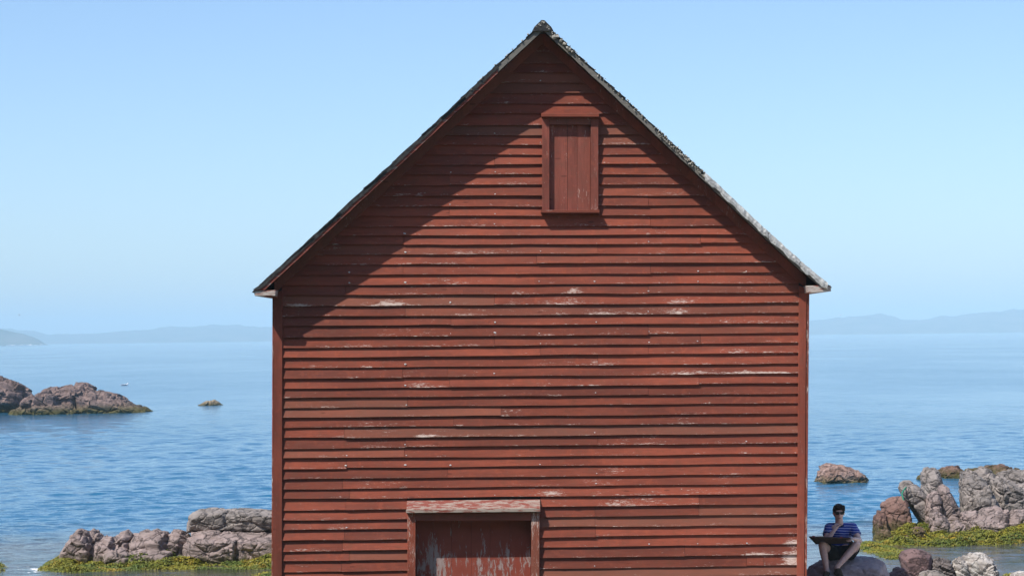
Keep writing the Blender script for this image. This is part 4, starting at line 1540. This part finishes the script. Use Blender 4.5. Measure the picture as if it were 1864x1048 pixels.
# shoes
M['shoe'] = plain('brown_canvas_shoe', (0.045, 0.032, 0.020), (0.085, 0.060, 0.035), 30, 0.8)
M['sole'] = plain('dark_rubber_sole', (0.02, 0.02, 0.02), (0.05, 0.045, 0.04), 30, 0.8)
for an, toe in ((anL, toeL), (anR, toeR)):
    b = bmesh.new()
    cap(b, (an + V3((0, 0.035, -0.050)), 0.040), (an + V3((0, -0.03, -0.050)), (0.042, 0.04, 0.040)))
    cap(b, (an + V3((0, 0.03, -0.072)), (0.038, 0.04, 0.022)), (toe + V3((0, -0.01, -0.004)), (0.044, 0.045, 0.026)), (an.lerp(toe, 0.5) + V3((0, 0, 0.0)), (0.044, 0.05, 0.034)))
    so = mobj('shoe', remeshed('shoe', b, 0.008, 3), M['shoe'], per)
    b = bmesh.new()
    hull_into(b, [c + V3((sx * 0.042, sy * 0.045, dz)) for c in (an + V3((0, 0.025, -0.088)), toe + V3((0, -0.012, -0.022))) for sx in (-1, 1) for sy in (-1, 1) for dz in (-0.010, 0.008)])
    mobj('sole', bm_mesh('sole', b), M['sole'], so)
# hair, swept up at the front
b = bmesh.new()
cap(b, (hd + V3((0, 0.030, 0.040)), (0.086, 0.092, 0.084)), (hd + V3((0, 0.006, 0.072)), (0.076, 0.086, 0.062)))
cap(b, (hd + V3((-0.052, 0.010, 0.040)), (0.034, 0.070, 0.050)))
cap(b, (hd + V3((0.052, 0.010, 0.040)), (0.034, 0.070, 0.050)))
cap(b, (hd + V3((0, 0.060, -0.020)), (0.070, 0.050, 0.060)))
for k in range(9):
    x = -0.055 + 0.0135 * k
    cap(b, (hd + V3((x, -0.055, 0.086)), 0.022), (hd + V3((x * 0.9 + 0.016, -0.078, 0.098 + 0.008 * math.sin(k * 1.9))), 0.014), (hd + V3((x * 0.9 + 0.024, -0.074, 0.070 - 0.0035 * k)), 0.010))
M['hair'] = plain('dark_brown_hair', (0.010, 0.007, 0.006), (0.030, 0.020, 0.016), 60, 0.55, 0.8, 0.01)
mobj('hair', remeshed('hair', b, 0.0065, 1), M['hair'], per)
# sunglasses
b = bmesh.new()
gz = hd + V3((0.001, -0.099, 0.004))
for sx in (-1, 1):
    pts = []
    for j in range(12):
        a = j * math.pi / 6
        x, z = 0.029 * math.copysign(abs(math.cos(a)) ** 0.6, math.cos(a)), 0.021 * math.copysign(abs(math.sin(a)) ** 0.6, math.sin(a))
        pts += [gz + V3((sx * 0.034 + x, y + abs(sx * 0.034 + x) * 0.18, z)) for y in (-0.003, 0.004)]
    hull_into(b, pts)
    hull_into(b, [gz + V3((sx * 0.060 + x, y, 0.012 + z)) for x in (-.004, .006) for y in (0.005, 0.016) for z in (-.005, .005)])
    hull_into(b, [gz + V3((sx * 0.068 + x, y, 0.011 + z)) for x in (-.003, .003) for y in (0.010, 0.115) for z in (-.004, .004)])
hull_into(b, [gz + V3((x, y, 0.008 + z)) for x in (-.010, .010) for y in (-.003, .004) for z in (-.004, .004)])
M['glass'] = plain('black_sunglasses', (0.004, 0.004, 0.005), (0.007, 0.007, 0.008), 5, 0.12, 0.0)
mobj('sunglasses', bm_mesh('sunglasses', b), M['glass'], per)

# drawing board on the knees
bd = empty('drawing_board', W(1512, 983, 4.2))
tag(bd, 'dark brown drawing board lying across the knees of the seated person', 'drawing board')
q = [W(1472, 976.5, 3.99), W(1548, 979, 3.99), W(1554, 988.5, 4.36), W(1485, 990, 4.36)]
nrm = (q[1] - q[0]).cross(q[3] - q[0]).normalized()
if nrm.z < 0:
    nrm = -nrm
b = bmesh.new()
hull_into(b, q + [p + nrm * 0.010 for p in q])
M['hardboard'] = plain('dark_hardboard', (0.060, 0.042, 0.032), (0.10, 0.070, 0.052), 14, 0.7)
mobj('panel', bm_mesh('panel', b), M['hardboard'], bd)
M['paper'] = plain('drawing_paper', (0.72, 0.71, 0.68), (0.8, 0.79, 0.76), 6, 0.9)
b = bmesh.new()
ip = [q[0].lerp(q[2], 0.08), q[1].lerp(q[3], 0.08), q[2].lerp(q[0], 0.08), q[3].lerp(q[1], 0.08)]
hull_into(b, [p + nrm * 0.0105 for p in ip] + [p + nrm * 0.0115 for p in ip])
mobj('paper', bm_mesh('paper', b), M['paper'], bd)
M['clip'] = plain('dark_red_clip', (0.16, 0.02, 0.03), (0.22, 0.03, 0.04), 20, 0.5)
for f in (0.12, 0.78):
    c = q[0].lerp(q[1], f)
    b = bmesh.new()
    hull_into(b, [c + V3((x, y, 0)) + nrm * z for x in (-0.016, 0.016) for y in (-0.006, 0.03) for z in (-0.005, 0.018)])
    mobj('clip', bm_mesh('clip', b), M['clip'], bd)
# pencil in the raised hand
M['pencil'] = plain('dark_pencil', (0.10, 0.03, 0.03), (0.14, 0.04, 0.04), 20, 0.5)
tag(mobj('pencil', tube('pencil', [W(1523, 957, 4.24), W(1532.5, 952.5, 4.235)], 0.0045, 6, 0.003), M['pencil']), 'short dark pencil in the raised hand of the seated person', 'pencil')


# ------------------------------------------------------------------ gulls
M['gull'] = plain('white_feathers', (0.74, 0.74, 0.74), (0.82, 0.82, 0.82), 20, 0.8)
M['gullwing'] = plain('grey_feathers', (0.30, 0.31, 0.33), (0.42, 0.43, 0.45), 20, 0.8)


def gull(label, px, py, y, flying, rz=0.0, s=1.0, dark=False):
    p = W(px, py, y)
    e = empty('gull', p)
    tag(e, label, 'gull')
    rot = Matrix.Rotation(rz, 3, 'Z') * s
    def T(v):
        return p + rot @ V3(v)
    b = bmesh.new()
    cap(b, (T((0, 0, 0)), 0.075 * s), (T((0.16, 0, 0.01)), 0.06 * s), (T((-0.22, 0, 0.02)), 0.025 * s))
    cap(b, (T((0.16, 0, 0.01)), 0.05 * s), (T((0.24, 0, 0.06 if flying else 0.13)), 0.045 * s))
    hull_into(b, [T((-0.2, w, z)) for w in (-.03, .03) for z in (.01, .03)] + [T((-0.36, w, z)) for w in (-.07, .07) for z in (.01, .025)])
    hull_into(b, [T((0.27, w, (0.055 if flying else 0.125) + z)) for w in (-.012, .012) for z in (-.01, .012)] + [T((0.34, 0, 0.045 if flying else 0.115))])
    mobj('body', bm_mesh('body', b, True), M['gull'], e)
    for sd in (-1, 1):
        b = bmesh.new()
        if flying:
            hull_into(b, [T((x, sd * 0.05, z)) for x in (-0.08, 0.12) for z in (0.03, 0.06)] + [T((x, sd * 0.35, 0.20 + z)) for x in (-0.04, 0.12) for z in (0, 0.02)])
            hull_into(b, [T((x, sd * 0.35, 0.20 + z)) for x in (-0.04, 0.12) for z in (0, 0.02)] + [T((-0.10, sd * 0.68, 0.14 + z)) for z in (0, .008)])
        else:
            hull_into(b, [T((x, sd * w, z)) for x in (-0.10, 0.12) for w in (0.05, 0.085) for z in (0.0, 0.06)] + [T((-0.32, sd * 0.03, 0.05))])
        mobj('wing', bm_mesh('wing', b, True), M['gullwing'] if (dark or not flying) else M['gull'], e)


gull('white gull floating beyond the tapering offshore rock', 227, 700.5, ysea(701, 227), False, 0.3, 1.25)
gull('white gull gliding over the hills right of the store', 1530, 574, 520, True, 1.2, 1.0)
gull('small distant gull low in the sky at the far left', 35, 573.5, 560, True, 0.3, 0.9, True)
